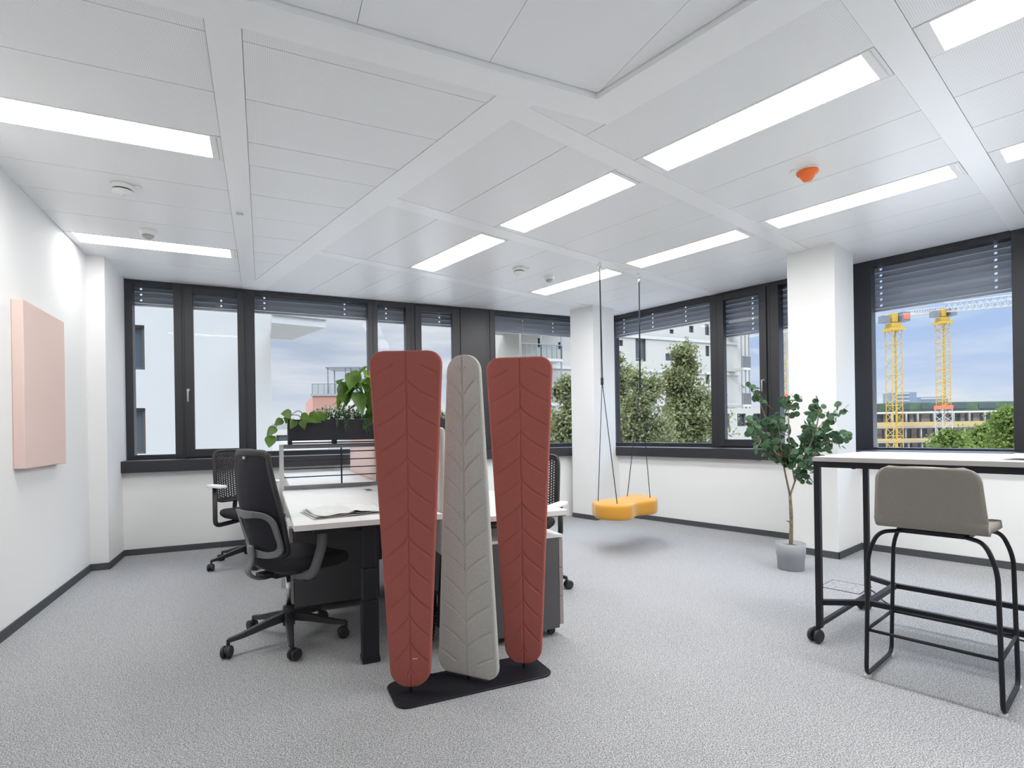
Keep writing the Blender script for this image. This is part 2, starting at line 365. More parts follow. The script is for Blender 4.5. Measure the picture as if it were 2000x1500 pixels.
# ------------------------------------------------------------------ ceiling
def cpoly(fr, x0, x1, y0, y1, extra=()):
    """rectangle in frame fr clipped to the room and to extra half planes, world xy"""
    T = W1 if fr == 1 else W2
    p = [tuple(T(x, y)[:2]) for x, y in ((x0, y0), (x1, y0), (x1, y1), (x0, y1))]
    p = clip(p, -A[:2], -A0); p = clip(p, C[:2], CF); p = clip(p, D[:2], DF); p = clip(p, -B[:2], -BB)
    for n, k in extra: p = clip(p, n, k)
    return p
m = MB(); m.prism(room(.25, CF + .22, DF + .22), CE + .045, CE + .3); m.build('ceiling', M['gap'], kind='structure')
g = .0022
left = MB(); rows1 = [2.475, 2.558, 2.996, 3.433, 3.722, 4.172, 4.60, 5.032, 5.48, 5.757, 6.20, 6.95]
for i in range(len(rows1) - 1):
    y0, y1 = rows1[i], rows1[i + 1]
    lit = i in (3, 8)
    for x0, x1 in ((A0, -.195), (-.06, 4.2)):
        if lit and x0 == A0: continue
        p = cpoly(1, x0 + g, x1 - g, y0 + g, y1 - g, [(D[:2], 1.714 - g)])
        if len(p) > 2: left.prism(p, CE, CE + .03)
left.build('ceiling_panels_left', M['perf1'], kind='structure')
bcuts = [-2.2, -.79, -.66, .634, .768, 2.065, 2.20, 3.46, 3.60, 4.88, 5.01, 7.5]
right = MB(); dr = [1.905, 2.34, 2.79, 3.085, 3.55, 3.99, 4.43, 4.715, 5.17, 5.60, 6.37]
for i in range(len(dr) - 1):
    for j in range(0, len(bcuts) - 1, 2):
        if i in (2, 6) and j < 10: continue
        if i == 0:
            p = cpoly(2, dr[i] + g, dr[i + 1] - g, bcuts[j] + g, bcuts[j + 1] - g, [(-C[:2], -2.475 - g)])
        else: p = cpoly(2, dr[i] + g, dr[i + 1] - g, bcuts[j] + g, bcuts[j + 1] - g)
        if len(p) > 2: right.prism(p, CE, CE + .03)
right.build('ceiling_panels_right', M['perf2'], kind='structure')
# plain beams between the fields: long strips
m = MB()
p = cpoly(1, -.195, -.06, 2.475, 7.0, [(D[:2], 1.714)]); m.prism(p, CE - .004, CE + .04); m.build('trim_5', M['ceil'], kind='structure', bevel=.001)
m = MB(); p = cpoly(2, 1.714, 1.905, -3, 8, [(-C[:2], -2.475)]); m.prism(p, CE - .004, CE + .04); m.build('trim_6', M['ceil'], kind='structure', bevel=.001)
m = MB()
for j in range(1, len(bcuts) - 1, 2):
    if bcuts[j] < 2.0: p = cpoly(2, 2.34, 6.37, bcuts[j], bcuts[j + 1])
    else: p = cpoly(2, 1.905, 6.37, bcuts[j], bcuts[j + 1])
    m.prism(p, CE - .004, CE + .04)
m.build('trim_7', M['ceil'], kind='structure', bevel=.001)
# frieze around the raised field, raised field with seams running along C
m = MB()
p = cpoly(1, A0, 4.0, 2.305, 2.475, [(D[:2], 2.34)]); m.prism(p, CE - .004, CE + .04)
p = cpoly(2, 2.126, 2.34, -2.2, 4.0, [(C[:2], 2.305)]); m.prism(p, CE - .004, CE + .04)
m.build('trim_8', M['ceil'], kind='structure')
m = MB(); sx = [-3.0] + [.376 - .59 * k for k in range(3, 0, -1)] + [.376, .969, 1.56, 2.15, 2.75, 3.4, 4.2]
for i in range(len(sx) - 1):
    p = cpoly(1, sx[i] + .0012, sx[i + 1] - .0012, -4, 2.305 - .004, [(D[:2], 2.126 - .004)])
    if len(p) > 2: m.prism(p, CE + .026, CE + .043)
m.build('ceiling_panels_raised', M['ceil2'], kind='structure')
# ------------------------------------------------------------------ ceiling lights (recessed strips)
def clight(T, x0, x1, y0, y1, along, label, rz, lamp='lamp'):
    """x across the strip, y along it (frame 2) or the reverse (frame 1, along='x')"""
    cx, cy = (x0 + x1) / 2, (y0 + y1) / 2
    root = empty('ceiling_light', T(cx, cy, CE), rz, label, 'ceiling light', 'recessed strip lights in the ceiling')
    hx, hy = (x1 - x0) / 2 - .004, (y1 - y0) / 2 - .004
    e = .055; t = .012
    if along == 'x': ax, ay = e, t
    else: ax, ay = t, e
    f = MB()
    for q in ((-hx, -hx + ax, -hy, hy), (hx - ax, hx, -hy, hy), (-hx + ax, hx - ax, -hy, -hy + ay), (-hx + ax, hx - ax, hy - ay, hy)): f.box(*q, -.002, .03)
    f.build('frame', M['white'], root)
    gp = MB()
    if along == 'x':
        gp.box(hx - .022, hx - .016, -hy + .01, hy - .01, -.004, -.002)
    else: gp.box(-hx + .012, hx - .012, -hy + .016, -hy + .022, -.004, -.002)
    gp.build('end_cap', M['alu'], root)
    MB().box(-hx + ax, hx - ax, -hy + ay, hy - ay, .012, .03).build('diffuser', M[lamp], root)
    return root
L1 = 'strip light over the orange detector side, first row, '
names2 = {(.768, 0): 'long lit ceiling strip on the near side of the orange detector',
 (2.20, 0): 'lit ceiling strip in the middle of the row that ends at the window corner', (3.60, 0): 'lit ceiling strip of the inner row closest to the back windows',
 (-.66, 0): 'lit ceiling strip cut by the top right corner of the picture', (-2.2, 0): 'inner row ceiling strip behind the viewpoint',
 (.768, 1): 'lit ceiling strip just beyond the orange detector', (2.20, 1): 'lit ceiling strip in front of the swing hooks on the window side',
 (3.60, 1): 'lit ceiling strip beyond the swing hooks, beside the window corner column', (-.66, 1): 'lit ceiling strip cut by the right border, above the right window',
 (-2.2, 1): 'outer row ceiling strip behind the viewpoint'}
for k, (x0, x1) in enumerate(((2.79, 3.085), (4.43, 4.715))):
    for (y0, y1) in ((.768, 2.065), (2.20, 3.46), (3.60, 4.88), (-.66, .634), (-2.2, -.79)):
        clight(W2, x0, x1, y0, y1, 'y', names2[(y0, k)], R2, 'lamp4' if k and y0 > 0 and y0 < 3 else 'lamp')
clight(W1, A0, -.195, 3.433, 3.722, 'x', 'wide lit ceiling strip above the left wall, nearest of the left pair', R1, 'lamp2')
clight(W1, A0, -.195, 5.48, 5.757, 'x', 'thin lit ceiling strip close to the left column', R1, 'lamp3')

# ------------------------------------------------------------------ ceiling devices
def detector(pt, r, kind, label, rot=0.0):
    root = empty('smoke_detector' if kind != 'sensor' else 'motion_sensor', (pt[0], pt[1], CE), rot, label, 'detector', None)
    if kind == 'sensor':
        MB().lathe([(r * .95, 0), (r, -.006), (r, -.014), (r * .98, -.022), (r * .8, -.042)], n=32).build('base', M['white'], root, smooth=True)
        MB().lathe([(r * .72, -.042), (r * .6, -.058), (r * .35, -.068), (0.0005, -.071)], n=32).build('lens', mat('sensor_lens', (.42, .42, .42), .5), root, smooth=True)
    elif kind == 'orange':
        MB().lathe([(r, 0), (r, -.012), (r * .85, -.014)], n=32).build('base', M['white'], root, smooth=True)
        MB().lathe([(r * .95, -.012), (r * .97, -.02), (r * .9, -.03), (r * .7, -.036), (r * .66, -.048), (r * .5, -.062), (r * .42, -.072), (0.0005, -.074)], n=32).build('cap', M['orange'], root, smooth=True)
        MB().box(-r * 1.5, -r * .9, -.02, .02, -.01, 0).build('tab', M['white'], root)
    else:
        MB().lathe([(r * .9, 0), (r, -.004), (r, -.026), (r * .96, -.030)], n=32).build('base', M['white'], root, smooth=True)
        MB().lathe([(r * .80, -.030), (r * .78, -.040)], n=32).build('vent', M['blackp'], root, smooth=True)
        MB().lathe([(r * .90, -.040), (r * .86, -.050), (r * .55, -.062), (r * .2, -.064), (r * .18, -.07), (0.0005, -.07)], n=32).build('cap', M['white'], root, smooth=True)
        MB().box(r * .8, r * 1.6, -.014, .014, -.012, -.002).build('tab', M['white'], root)
    return root
detector(atz(239, 362, CE), .07, 'smoke', 'white smoke detector with side tab near the left wall', R_(10))
detector(atz(289, 450, CE), .062, 'sensor', 'white domed sensor just in front of the thin strip by the left column')
detector(atz(1014, 524, CE), .065, 'smoke', 'small white smoke detector with dark slots over the desks')
detector(atz(1073, 539, CE), .056, 'sensor', 'small white domed sensor beside the slotted detector over the desks')
detector(atz(1577, 331, CE), .068, 'orange', 'orange detector on a white base between two strip lights', R_(-10))
m = MB(); m.box(-.025, .025, -.008, .008, -.012, 0); o = m.build('ceiling_tag', M['alu'], label='tiny grey tag clipped under the beam above the left desks', cat='tag'); o.location = W1(-.14, 4.55, CE - .004); o.rotation_euler[2] = R1

# ================================================================== windows
ZT = CE; ZB = .97
def window(num, T, rz, org, members, panes, sash=None, handle=None):
    """members: frame boxes (x0,x1,z0,z1,depth0,depth1) local; x along the wall, y outwards"""
    root = empty('window_%d' % num, org, rz, kind='structure')
    f = MB()
    for x0, x1, z0, z1, y0, y1 in members: f.box(x0, x1, y0, y1, z0, z1)
    f.build('window_frame', M['frame'], root, bevel=.003)
    for x0, x1, z0, z1 in panes:
        MB().box(x0 - .004, x1 + .004, .052, .056, z0 - .004, z1 + .004).build('pane', M['glass'], root)
    if sash:
        x0, x1, z0, z1, gx0, gx1, gz0, gz1 = sash
        s_ = MB(); s_.box(x0, gx0, -.02, .05, z0, z1); s_.box(gx1, x1, -.02, .05, z0, z1); s_.box(gx0, gx1, -.02, .05, z0, gz0); s_.box(gx0, gx1, -.02, .05, gz1, z1)
        s_.build('sash', M['frame'], root, bevel=.004)
    if handle:
        hx, hz = handle
        h_ = MB(); h_.lathe([(.0005, -.034), (.015, -.034), (.015, -.02)], (hx, 0, hz), 12, 'y')
        h_.tube(fillet([(hx, -.03, hz), (hx, -.062, hz), (hx, -.062, hz - .13)], .012), .009, 8, flat=1.2); h_.build('handle', M['alu'], root, smooth=True)
    return root
def bay(x0, x1, gx0, gx1, gz0, gz1, dep=.13):
    """frame members around one glass opening"""
    return [(x0, gx0, ZB, ZT, 0, dep), (gx1, x1, ZB, ZT, 0, dep), (gx0, gx1, ZB, gz0, 0, dep), (gx0, gx1, gz1, ZT, 0, dep)]
# wall A: x = a, y = c - CF
oA = W1(0, CF, 0)
window(1, W1, R1, oA, bay(-1.33, -.80, -1.25, -.876, 1.02, 2.84), [(-1.25, -.876, 1.02, 2.84)])
window(2, W1, R1, oA, bay(-.80, -.165, -.73, -.215, 1.02, 2.82), [(-.69, -.254, 1.07, 2.77)], (-.775, -.185, .985, 2.855, -.69, -.254, 1.07, 2.77), (-.745, 1.72))
window(3, W1, R1, oA, bay(-.165, 1.265, -.077, 1.205, 1.025, 2.84), [(-.077, 1.205, 1.025, 2.84)])
window(4, W1, R1, oA, bay(1.265, 1.745, 1.324, 1.686, 1.025, 2.83), [(1.324, 1.686, 1.025, 2.83)])
window(5, W1, R1, oA, bay(1.745, 2.42, 1.84, 2.34, 1.03, 2.83), [(1.883, 2.304, 1.07, 2.79)], (1.80, 2.385, .985, 2.855, 1.883, 2.304, 1.07, 2.79))
m6 = bay(2.42, 5.0, 2.925, 4.6, 1.025, 2.845); m6.append((2.42, 2.80, ZB, ZT, -.012, 0)); m6.append((2.845, 2.925, ZB, ZT, -.012, 0))
window(6, W1, R1, oA, m6, [(2.925, 4.6, 1.025, 2.845)])
# wall B: local x = -b direction ... use frame with x = -B, y = D
R2b = math.atan2(-B[1], -B[0]); oB = W2(DF, 0, 0)
window(7, W2, R2b, oB, bay(-5.4, -3.50, -5.2, -3.587, 1.02, 2.84), [(-5.2, -3.587, 1.02, 2.84)])
window(8, W2, R2b, oB, bay(-3.50, -2.84, -3.44, -2.92, 1.03, 2.83), [(-3.40, -2.959, 1.07, 2.785)], (-3.47, -2.875, .985, 2.86, -3.40, -2.959, 1.07, 2.785), (-2.915, 1.76))
window(9, W2, R2b, oB, bay(-2.84, -2.0, -2.742, -2.1, 1.02, 2.84), [(-2.742, -2.1, 1.02, 2.84)])
window(10, W2, R2b, oB, bay(-2.0, -.66, -1.82, -.762, .99, 2.83), [(-1.82, -.762, .99, 2.83)])
window(11, W2, R2b, oB, bay(-.66, .62, -.56, .52, 1.02, 2.83), [(-.56, .52, 1.02, 2.83)])
window(12, W2, R2b, oB, bay(.62, 2.3, .72, 2.15, 1.02, 2.83), [(.72, 2.15, 1.02, 2.83)])
# outer venetian blinds, pulled up
def blind(T, x0, x1, y, z0, dots, label, pitch=.062):
    o = T(x0, y, 0) if T is W1 else T(y, x0, 0)
    root = empty('venetian_blind', tuple(W1((x0 + x1) / 2, y) if T is W1 else W2(y, (x0 + x1) / 2)), R1 if T is W1 else R2b, label, 'window blind', 'grey outer venetian blinds pulled most of the way up')
    hw = abs(x1 - x0) / 2; z = z0 + .03
    MB().box(-hw, hw, -.02, .02, z0, z0 + .028).build('bottom_rail', M['blind'], root, bevel=.004)
    sl = MB(); n = 0
    cuts = sorted(q * 2 * hw - hw for q in dots)
    while z < 2.97:
        top = min(z + pitch + .006, 3.0)
        xs = [-hw]; 
        for c_ in cuts: xs += [c_ - .010, c_ + .010]
        xs.append(hw)
        for i in range(0, len(xs), 2):   # full height between the cord slots
            sl.add([(xs[i], -.022, z), (xs[i + 1], -.022, z), (xs[i + 1], -.006, z + (top - z) * .5), (xs[i], -.006, z + (top - z) * .5), (xs[i + 1], .012, top), (xs[i], .012, top)], [(0, 1, 2, 3), (3, 2, 4, 5)])
        for c_ in cuts:                  # around the slot
            mid = (z + top) / 2
            sl.add([(c_ - .010, -.022, z), (c_ + .010, -.022, z), (c_ + .010, -.008, mid - .011), (c_ - .010, -.008, mid - .011)], [(0, 1, 2, 3)])
            sl.add([(c_ - .010, -.004, mid + .010), (c_ + .010, -.004, mid + .010), (c_ + .010, .012, top), (c_ - .010, .012, top)], [(0, 1, 2, 3)])
        z += pitch; n += 1
    sl.build('slats', M['blind'], root, solid=.0012)
blind(W1, -1.40, -.24, 7.12, 2.652, (.17, .84), 'outer blind over the two narrow left panes by the left column')
blind(W1, -.20, 1.24, 7.12, 2.662, (.16, .80), 'outer blind over the wide pane beside the pale building wall')
blind(W1, 1.28, 2.42, 7.12, 2.648, (.17, .8), 'outer blind over the two narrow panes above the first coral screen')
blind(W1, 2.75, 4.42, 7.12, 2.622, (.14, .42, .72), 'outer blind over the last back pane beside the corner column')
blind(W2, 3.55, 5.30, 6.56, 2.60, (.13, .42, .72), 'outer blind over the wide pane with the tree view')
blind(W2, 2.0, 3.50, 6.56, 2.355, (.25, .78), 'lower hanging outer blind over the casement beside the right column')
blind(W2, .70, 1.95, 6.56, 2.388, (.135, .85), 'lower hanging outer blind over the pane with the crane view')
blind(W2, -2.2, .66, 6.56, 2.388, (.3, .7), 'outer blind past the right border beyond the crane window')
# wall-hung acoustic panel
root = tag(MB().box(0, .062, 0, .795, 1.022, 2.115).build('acoustic_panel', M['pink'], bevel=.006), 'pale pink fabric covered acoustic panel hung on the left wall', 'wall panel')
root.location = W1(A0, 4.47); root.rotation_euler[2] = R1

# ================================================================== felt leaf screens
def groove(x, y, hw):
    """depth 0..1 of the stitched vein lines at x (across) and y (height, 0..1.57)"""
    d = abs(x)
    g_ = math.exp(-(d / .0036) ** 2) * .9
    t = d / hw
    k = (y - .10 + .118 * (t ** .62) ) / .122 if t < 1 else 0
    # arc lines: start on the centre vein, fall away towards the edges
    fr = (k - math.floor(k + .5)) * .122
    if .06 < y < 1.50: g_ = max(g_, math.exp(-(fr / .0044) ** 2) * (1 - .3 * t))
    return g_
def leaf_mesh(flip):
    Hh = 1.565; nu, nv = 84, 430; th = .015
    def half(y):        # half width at height y (wide at the top), rounded corners
        w_ = .092 + (.174 - .092) * (y / Hh) ** 1.0
        rt, rb = .068, .080
        if y > Hh - rt: s_ = y - (Hh - rt); w_ -= rt - math.sqrt(max(rt * rt - s_ * s_, 0))
        if y < rb: s_ = rb - y; w_ -= rb - math.sqrt(max(rb * rb - s_ * s_, 0)); 
        return max(w_, .004)
    ys = []
    for j in range(nv + 1):
        t = j / nv; ys.append(Hh * (t if .05 < t < .95 else t))
    vs_, fs = [], []
    for side_ in (-1, 1):
        for y in ys:
            hw = half(y); full = .092 + .082 * y / Hh
            for i in range(nu + 1):
                x = (i / nu * 2 - 1) * hw
                edge = min(hw - abs(x), y + .003, Hh - y + .003); r = .012
                rd = 0 if edge > r else (r - math.sqrt(max(r * r - (r - max(edge, 0)) ** 2, 0)))
                dep = th - rd - (groove(x, y, full) * .0046 * min(1, max(0, (hw - abs(x) - .012) / .02)))
                if flip: vs_.append((x, side_ * dep, Hh - y))
                else: vs_.append((x, side_ * dep, y))
    n = (nu + 1) * (nv + 1)
    for k in range(2):
        for j in range(nv):
            for i in range(nu):
                a = k * n + j * (nu + 1) + i; fs.append((a, a + 1, a + nu + 2, a + nu + 1))
    rim = [i for i in range(nu + 1)] + [j * (nu + 1) + nu for j in range(1, nv + 1)] + [nv * (nu + 1) + i for i in range(nu - 1, -1, -1)] + [j * (nu + 1) for j in range(nv - 1, 0, -1)]
    for q in range(len(rim)):
        a, b = rim[q], rim[(q + 1) % len(rim)]; fs.append((a, b, n + b, n + a))
    m = MB(); m.add(vs_, fs); return m
root = empty('leaf_screen', W1(.905, 2.512, 0), R1, 'room divider of three upright felt leaves, coral, grey, coral, on a black base plate', 'room divider')
MB().prism(rrect(-.39, .395, -.14, .14, .06), 0, .009).build('base_plate', M['black'], root, bevel=.003)
for k, (x, ang, z0, flip, mt, lab) in enumerate(((-.296, -R1, .035, False, 'red', 'left coral felt leaf, wide end up'), (-.010, -R1 - R_(27), .028, True, 'felt', 'grey felt leaf, wide end down'), (.290, -R1 - R_(8), .03, False, 'red', 'right coral felt leaf, wide end up'))):
    MB().tube([(x, 0, .005), (x, 0, .12)], .008, 10).build('post', M['black'], root)
    lf = leaf_mesh(flip).build('felt_leaf', M[mt], root, smooth=True, label=lab)
    lf.location = (x, 0, z0); lf.rotation_euler[2] = ang
    if k == 2:
        MB().box(.176, .186, -.004, .004, 1.36, 1.40).build('fabric_tag', M['blackp'], lf)
    if k == 0:
        MB().box(.012, .036, -.0158, -.0150, .13, .135).build('stitched_mark', M['felt'], lf)

# ================================================================== desks
def top_board(name, x0, x1, y0, y1, z, parent):
    m_ = MB().box(x0, x1, y0, y1, z - .028, z); m_.m = [0, 0, 1, 1, 1, 1]
    return m_.build(name, [M['desk'], M['edge']], parent)
def sit_stand(a0, a1, c0, c1, z, label):
    root = empty('desk', W1(a0, c0), R1, label, 'desk', 'white office desks')
    wx, wy = a1 - a0, c1 - c0
    top_board('desk_top', 0, wx, 0, wy, z, root)
    fr = MB(); fr.box(.1, wx - .1, .12, .17, z - .07, z - .029); fr.box(.1, wx - .1, wy - .17, wy - .12, z - .07, z - .029); fr.box(wx / 2 - .1, wx / 2 - .06, .17, wy - .17, z - .07, z - .029); fr.box(wx / 2 + .06, wx / 2 + .1, .17, wy - .17, z - .07, z - .029)
    fr.build('frame', M['black'], root)
    for y in (.075, wy - .155):
        lg = MB(); cx = .375
        lg.box(cx - .043, cx + .043, y, y + .08, .0, .33); lg.box(cx - .038, cx + .038, y + .005, y + .075, .33, .50); lg.box(cx - .034, cx + .034, y + .009, y + .071, .50, z - .029)
        l_ = lg.build('leg', M['black'], root, bevel=.004)
        MB().box(cx - .046, cx + .046, y - .003, y + .083, .0, .03).build('foot', M['black'], root)
    return root
d1 = sit_stand(.128, .885, 2.86, 4.66, .77, 'white desk in front of the mesh chair, with the newspaper on it')
MB().box(.58, .66, 1.39, 1.60, .770, .7712).build('cable_flap', M['alu'], d1)
MB().box(.595, .635, 1.43, 1.56, .7712, .7725).build('cable_slot', M['blackp'], d1)
d2 = sit_stand(.19, .885, 4.76, 6.50, .79, 'white desk close to the back window sill, seen through the wire frame')
def aframe(a0, a1, c0, c1, z, label):
    root = empty('desk', W1(a0, c0), R1, label, 'desk', 'white office desks')
    wx, wy = a1 - a0, c1 - c0
    top_board('desk_top', 0, wx, 0, wy, z, root)
    fr = MB(); fr.box(.05, .09, .1, wy - .1, z - .07, z - .029); fr.box(wx - .12, wx - .08, .1, wy - .1, z - .07, z - .029); fr.box(.05, wx - .08, .13, .17, z - .07, z - .029); fr.build('frame', M['black'], root)
    for x, dx in ((.10, -.06), (wx - .07, .05)):
        for y in (.56, wy - .2):
            MB().bar((x, y, z - .029), (x + dx, y, .0), .05, .05).build('leg', M['black'], root)
    return root
d3 = aframe(.955, 1.60, 2.73, 4.55, .755, 'white desk behind the right coral leaf, with a splayed black leg')
d4 = aframe(.955, 1.60, 4.76, 6.45, .76, 'white desk at the back, hidden behind the three leaves')
# felt dividers between the facing desks
o = MB().box(-.02, .02, 0, 1.63, .515, 1.245).build('desk_divider', M['felt'], bevel=.03, label='grey felt divider between the front desks, glimpsed between two leaves', cat='desk divider'); o.location = W1(.92, 2.96); o.rotation_euler[2] = R1
o = MB().box(-.02, .02, 0, 1.50, .60, 1.17).build('desk_divider', M['pink'], bevel=.01, label='pink felt divider standing on the far desks behind the wire frame', cat='desk divider'); o.location = W1(.92, 4.96); o.rotation_euler[2] = R1
# pedestals
def pedestal(a0, a1, c0, c1, z1, face, label):
    root = empty('drawer_unit', W1((a0 + a1) / 2, (c0 + c1) / 2), R1, label, 'drawer unit', 'grey drawer units under the desks')
    hx, hy = (a1 - a0) / 2, (c1 - c0) / 2; f = face
    x0, x1 = (-hx, hx - .028) if f > 0 else (-hx + .028, hx)
    MB().box(x0, x1, -hy, hy, .05, z1 - .016).build('body', M['ped'], root)
    MB().box(-hx - .0, hx, -hy - .002, hy + .002, z1 - .0155, z1).build('top_panel', M['desk'], root)
    zs = [.065, .235, .405, z1 - .02]
    for i in range(3):
        xx = (hx - .024, hx) if f > 0 else (-hx, -hx + .024)
        dr_ = MB().box(xx[0], xx[1], -hy + .002, hy - .002, zs[i] + .002, zs[i + 1] - .002).build('drawer', M['pedf'], root)
        MB().box(xx[1] if f > 0 else xx[0] - .006, xx[1] + .006 if f > 0 else xx[0], -.05, .05, zs[i + 1] - .03, zs[i + 1] - .022).build('handle', M['alu'], dr_)
    for sx_ in (-1, 1):
        for sy in (-1, 1):
            MB().lathe([(.0005, -.012), (.022, -.012), (.024, 0), (.022, .012), (.0005, .012)], (sx_ * (hx - .06), sy * (hy - .05), .0245), 14, 'y').build('caster', M['blackp'], root)
            MB().box(sx_ * (hx - .06) - .012, sx_ * (hx - .06) + .012, sy * (hy - .05) - .014, sy * (hy - .05) + .014, .03, .052).build('caster_fork', M['blackp'], root)
    return root
pedestal(1.03, 1.607, 2.815, 3.19, .60, 1, 'drawer unit with pale top and drawer fronts beside the right coral leaf')
pedestal(.145, .74, 3.945, 4.35, .60, -1, 'dark drawer unit under the front left desk behind the mesh chair')
pedestal(1.0, 1.50, 3.86, 4.26, .58, 1, 'dark drawer unit deep under the front right desk')
# wire frame divider with planter
root = empty('wire_frame', W1(.11, 4.70), R1, 'metal frame with thin black bars standing across the desks under the planter', 'shelf frame')
MB().box(0, .032, -.016, .016, 0, 1.136).build('post', M['alu'], root, label='pale end post')
MB().box(1.50, 1.53, -.016, .016, 0, 1.136).build('post', M['black'], root)
MB().box(.032, 1.5, -.016, .016, 1.102, 1.136).build('top_rail', M['greyp'], root)
MB().box(.032, .775, -.018, .018, .775, .805).build('lower_rail', M['greyp'], root)
MB().box(.80, 1.5, -.018, .018, .775, .805).build('lower_rail', M['greyp'], root)
for z in (1.070, 1.004, .938, .872):
    MB().tube([(.032, 0, z), (1.5, 0, z)], .0045, 8).build('wire', M['black'], root)
for x in (.475, .765, 1.2):
    MB().tube([(x, 0, .80), (x, 0, 1.11)], .0065, 8).build('upright_rod', M['black'], root)
root = empty('planter_box', W1(.175, 4.70), R1, 'long black metal planter box on top of the wire frame', 'planter')
pb = MB(); pb.box(.0, 1.42, -.085, -.080, 1.165, 1.334); pb.box(0, 1.42, .080, .085, 1.165, 1.334); pb.box(0, .005, -.08, .08, 1.165, 1.334); pb.box(1.415, 1.42, -.08, .08, 1.165, 1.334); pb.box(.005, 1.415, -.08, .08, 1.165, 1.17)
pb.build('box', M['black'], root)
MB().box(.01, 1.41, -.078, .078, 1.17, 1.30).build('soil', M['soil'], root)
br = MB(); 
for x in (.0, .34, .70, 1.38): br.box(x, x + .03, -.06, .06, 1.1365, 1.166)
br.box(.03, 1.38, -.05, -.03, 1.143, 1.153); br.build('bracket', M['black'], root)
# plants in the planter
def leaf_shape(n=9, wid=.42, tip=1.0):
    P = []
    for i in range(n + 1):
        t = i / n; w_ = wid * math.sin(math.pi * t ** .7) ** .8 * (1 - .15 * t)
        P.append((t, w_, t))
    return P
def add_leaf(mb, base, dirv, L, wid, droop, nrm=None, roll=0.0, heart=True):
    """a folded heart-shaped blade that starts at base"""
    d = Vector(dirv).normalized(); up_ = Vector((0, 0, 1)) if nrm is None else Vector(nrm)
    s_ = d.cross(up_)
    if s_.length < .1: s_ = d.cross(Vector((1, 0, 0)))
    s_.normalize(); s_ = Matrix.Rotation(roll, 3, d) @ s_; u_ = s_.cross(d).normalized()
    vs_, fs = [], []; n = 8
    for i in range(n + 1):
        t = i / n
        if heart: w_ = wid * (1.15 * math.sin(math.pi * min(1, (t + .10) / 1.10)) ** .75) * (1 - .55 * t) * 1.25 if t < 1 else .0
        else: w_ = wid * math.sqrt(max(0, 1 - (2 * t - 1) ** 2))
        c_ = Vector(base) + d * (L * t) - Vector((0, 0, 1)) * (droop * L * t * t)
        vs_ += [c_ - s_ * w_ * L + u_ * w_ * L * .25, c_, c_ + s_ * w_ * L + u_ * w_ * L * .25]
    for i in range(n):
        k = i * 3; fs += [(k, k + 1, k + 4, k + 3), (k + 1, k + 2, k + 5, k + 4)]
    mb.add(vs_, fs)
rnd = random.Random(5)
PO = W1(.175, 4.70)
# tall plant: stems rise from one point, big leaves
root = empty('potted_plant', W1(.88, 4.70, 1.30), R1, 'tall plant with big heart-shaped leaves rising from the planter beside the left coral leaf', 'plant')
st = MB(); lv = MB()
tips = [(-.20, .02, .36), (-.14, -.03, .42), (-.05, -.06, .38), (-.22, .0, .28), (-.12, -.06, .30), (-.02, .02, .46), (.05, -.03, .40), (-.16, .04, .20), (-.02, -.05, .25), (.10, .02, .30), (.04, -.06, .12), (-.10, -.02, .36), (.14, 0, .40), (-.06, .05, .18)]
for i, t_ in enumerate(tips):
    b0 = Vector((rnd.uniform(-.015, .015), rnd.uniform(-.01, .01), -.02)); T_ = Vector(t_) + Vector((-.05, 0, .02))
    p = bez([b0, b0 * .5 + T_ * .45 + Vector((0, 0, .06)), T_], 6); st.tube(p, [.0045] * (len(p) - 1) + [.002], 6)
    for q in range(3 if i % 2 == 0 else 2):
        a_ = rnd.uniform(0, 6.28); dv = Vector((T_.x * 2 + .5 * math.cos(a_), .5 * math.sin(a_) - .25, rnd.uniform(-.7, -.1)))
        add_leaf(lv, T_ - Vector((0, 0, .03 * q)), dv, rnd.uniform(.12, .18), .33, .25, None, rnd.uniform(-.5, .5))
st.build('stem', M['stem'], root, smooth=True); lv.build('leaves', M['leafp'], root, smooth=True)
# trailing plant over the left end
root = empty('trailing_plant', W1(.25, 4.68, 1.30), R1, 'trailing plant with yellow-green leaves spilling over the left end of the planter', 'plant')
st = MB(); lv = MB()
vines = [bez([(.05, 0, 0), (0, -.03, .07), (-.10, -.04, .05), (-.16, -.05, -.02), (-.20, -.05, -.10)], 6), bez([(.08, 0, 0), (.02, -.02, .10), (-.04, -.04, .08), (-.10, -.05, .03)], 6), bez([(.10, 0, 0), (.12, -.02, .09), (.19, -.03, .07)], 5)]
for p in vines: st.tube(p, .003, 5)
for (bx, by, bz_, dx, dz, L, dr_) in ((-.05, -.05, .075, -.6, .1, .085, .1), (-.11, -.05, .03, -.7, -.3, .075, .2), (-.16, -.055, -.03, -.8, -.5, .085, .2), (-.19, -.05, -.09, -.25, -1, .10, 0), (-.02, -.06, .03, -.4, -.5, .07, .3), (.02, -.05, .06, .7, -.2, .09, .3),
                                 (.08, -.06, .06, .8, -.1, .10, .4), (.14, -.05, .08, .7, -.5, .08, .2), (.18, -.04, .075, .5, -.9, .075, .1), (.03, -.07, .03, .2, -.8, .07, .2), (-.07, -.04, .06, -.3, -.8, .06, .1), (.12, -.02, .05, -.2, .3, .08, .4)):
    add_leaf(lv, (bx, by, bz_), (dx, -.25, dz), L, .40, dr_, (0, -1, .4), rnd.uniform(-.4, .4))
st.build('stem', M['stem'], root, smooth=True); lv.build('leaves', M['leafp'], root, smooth=True)
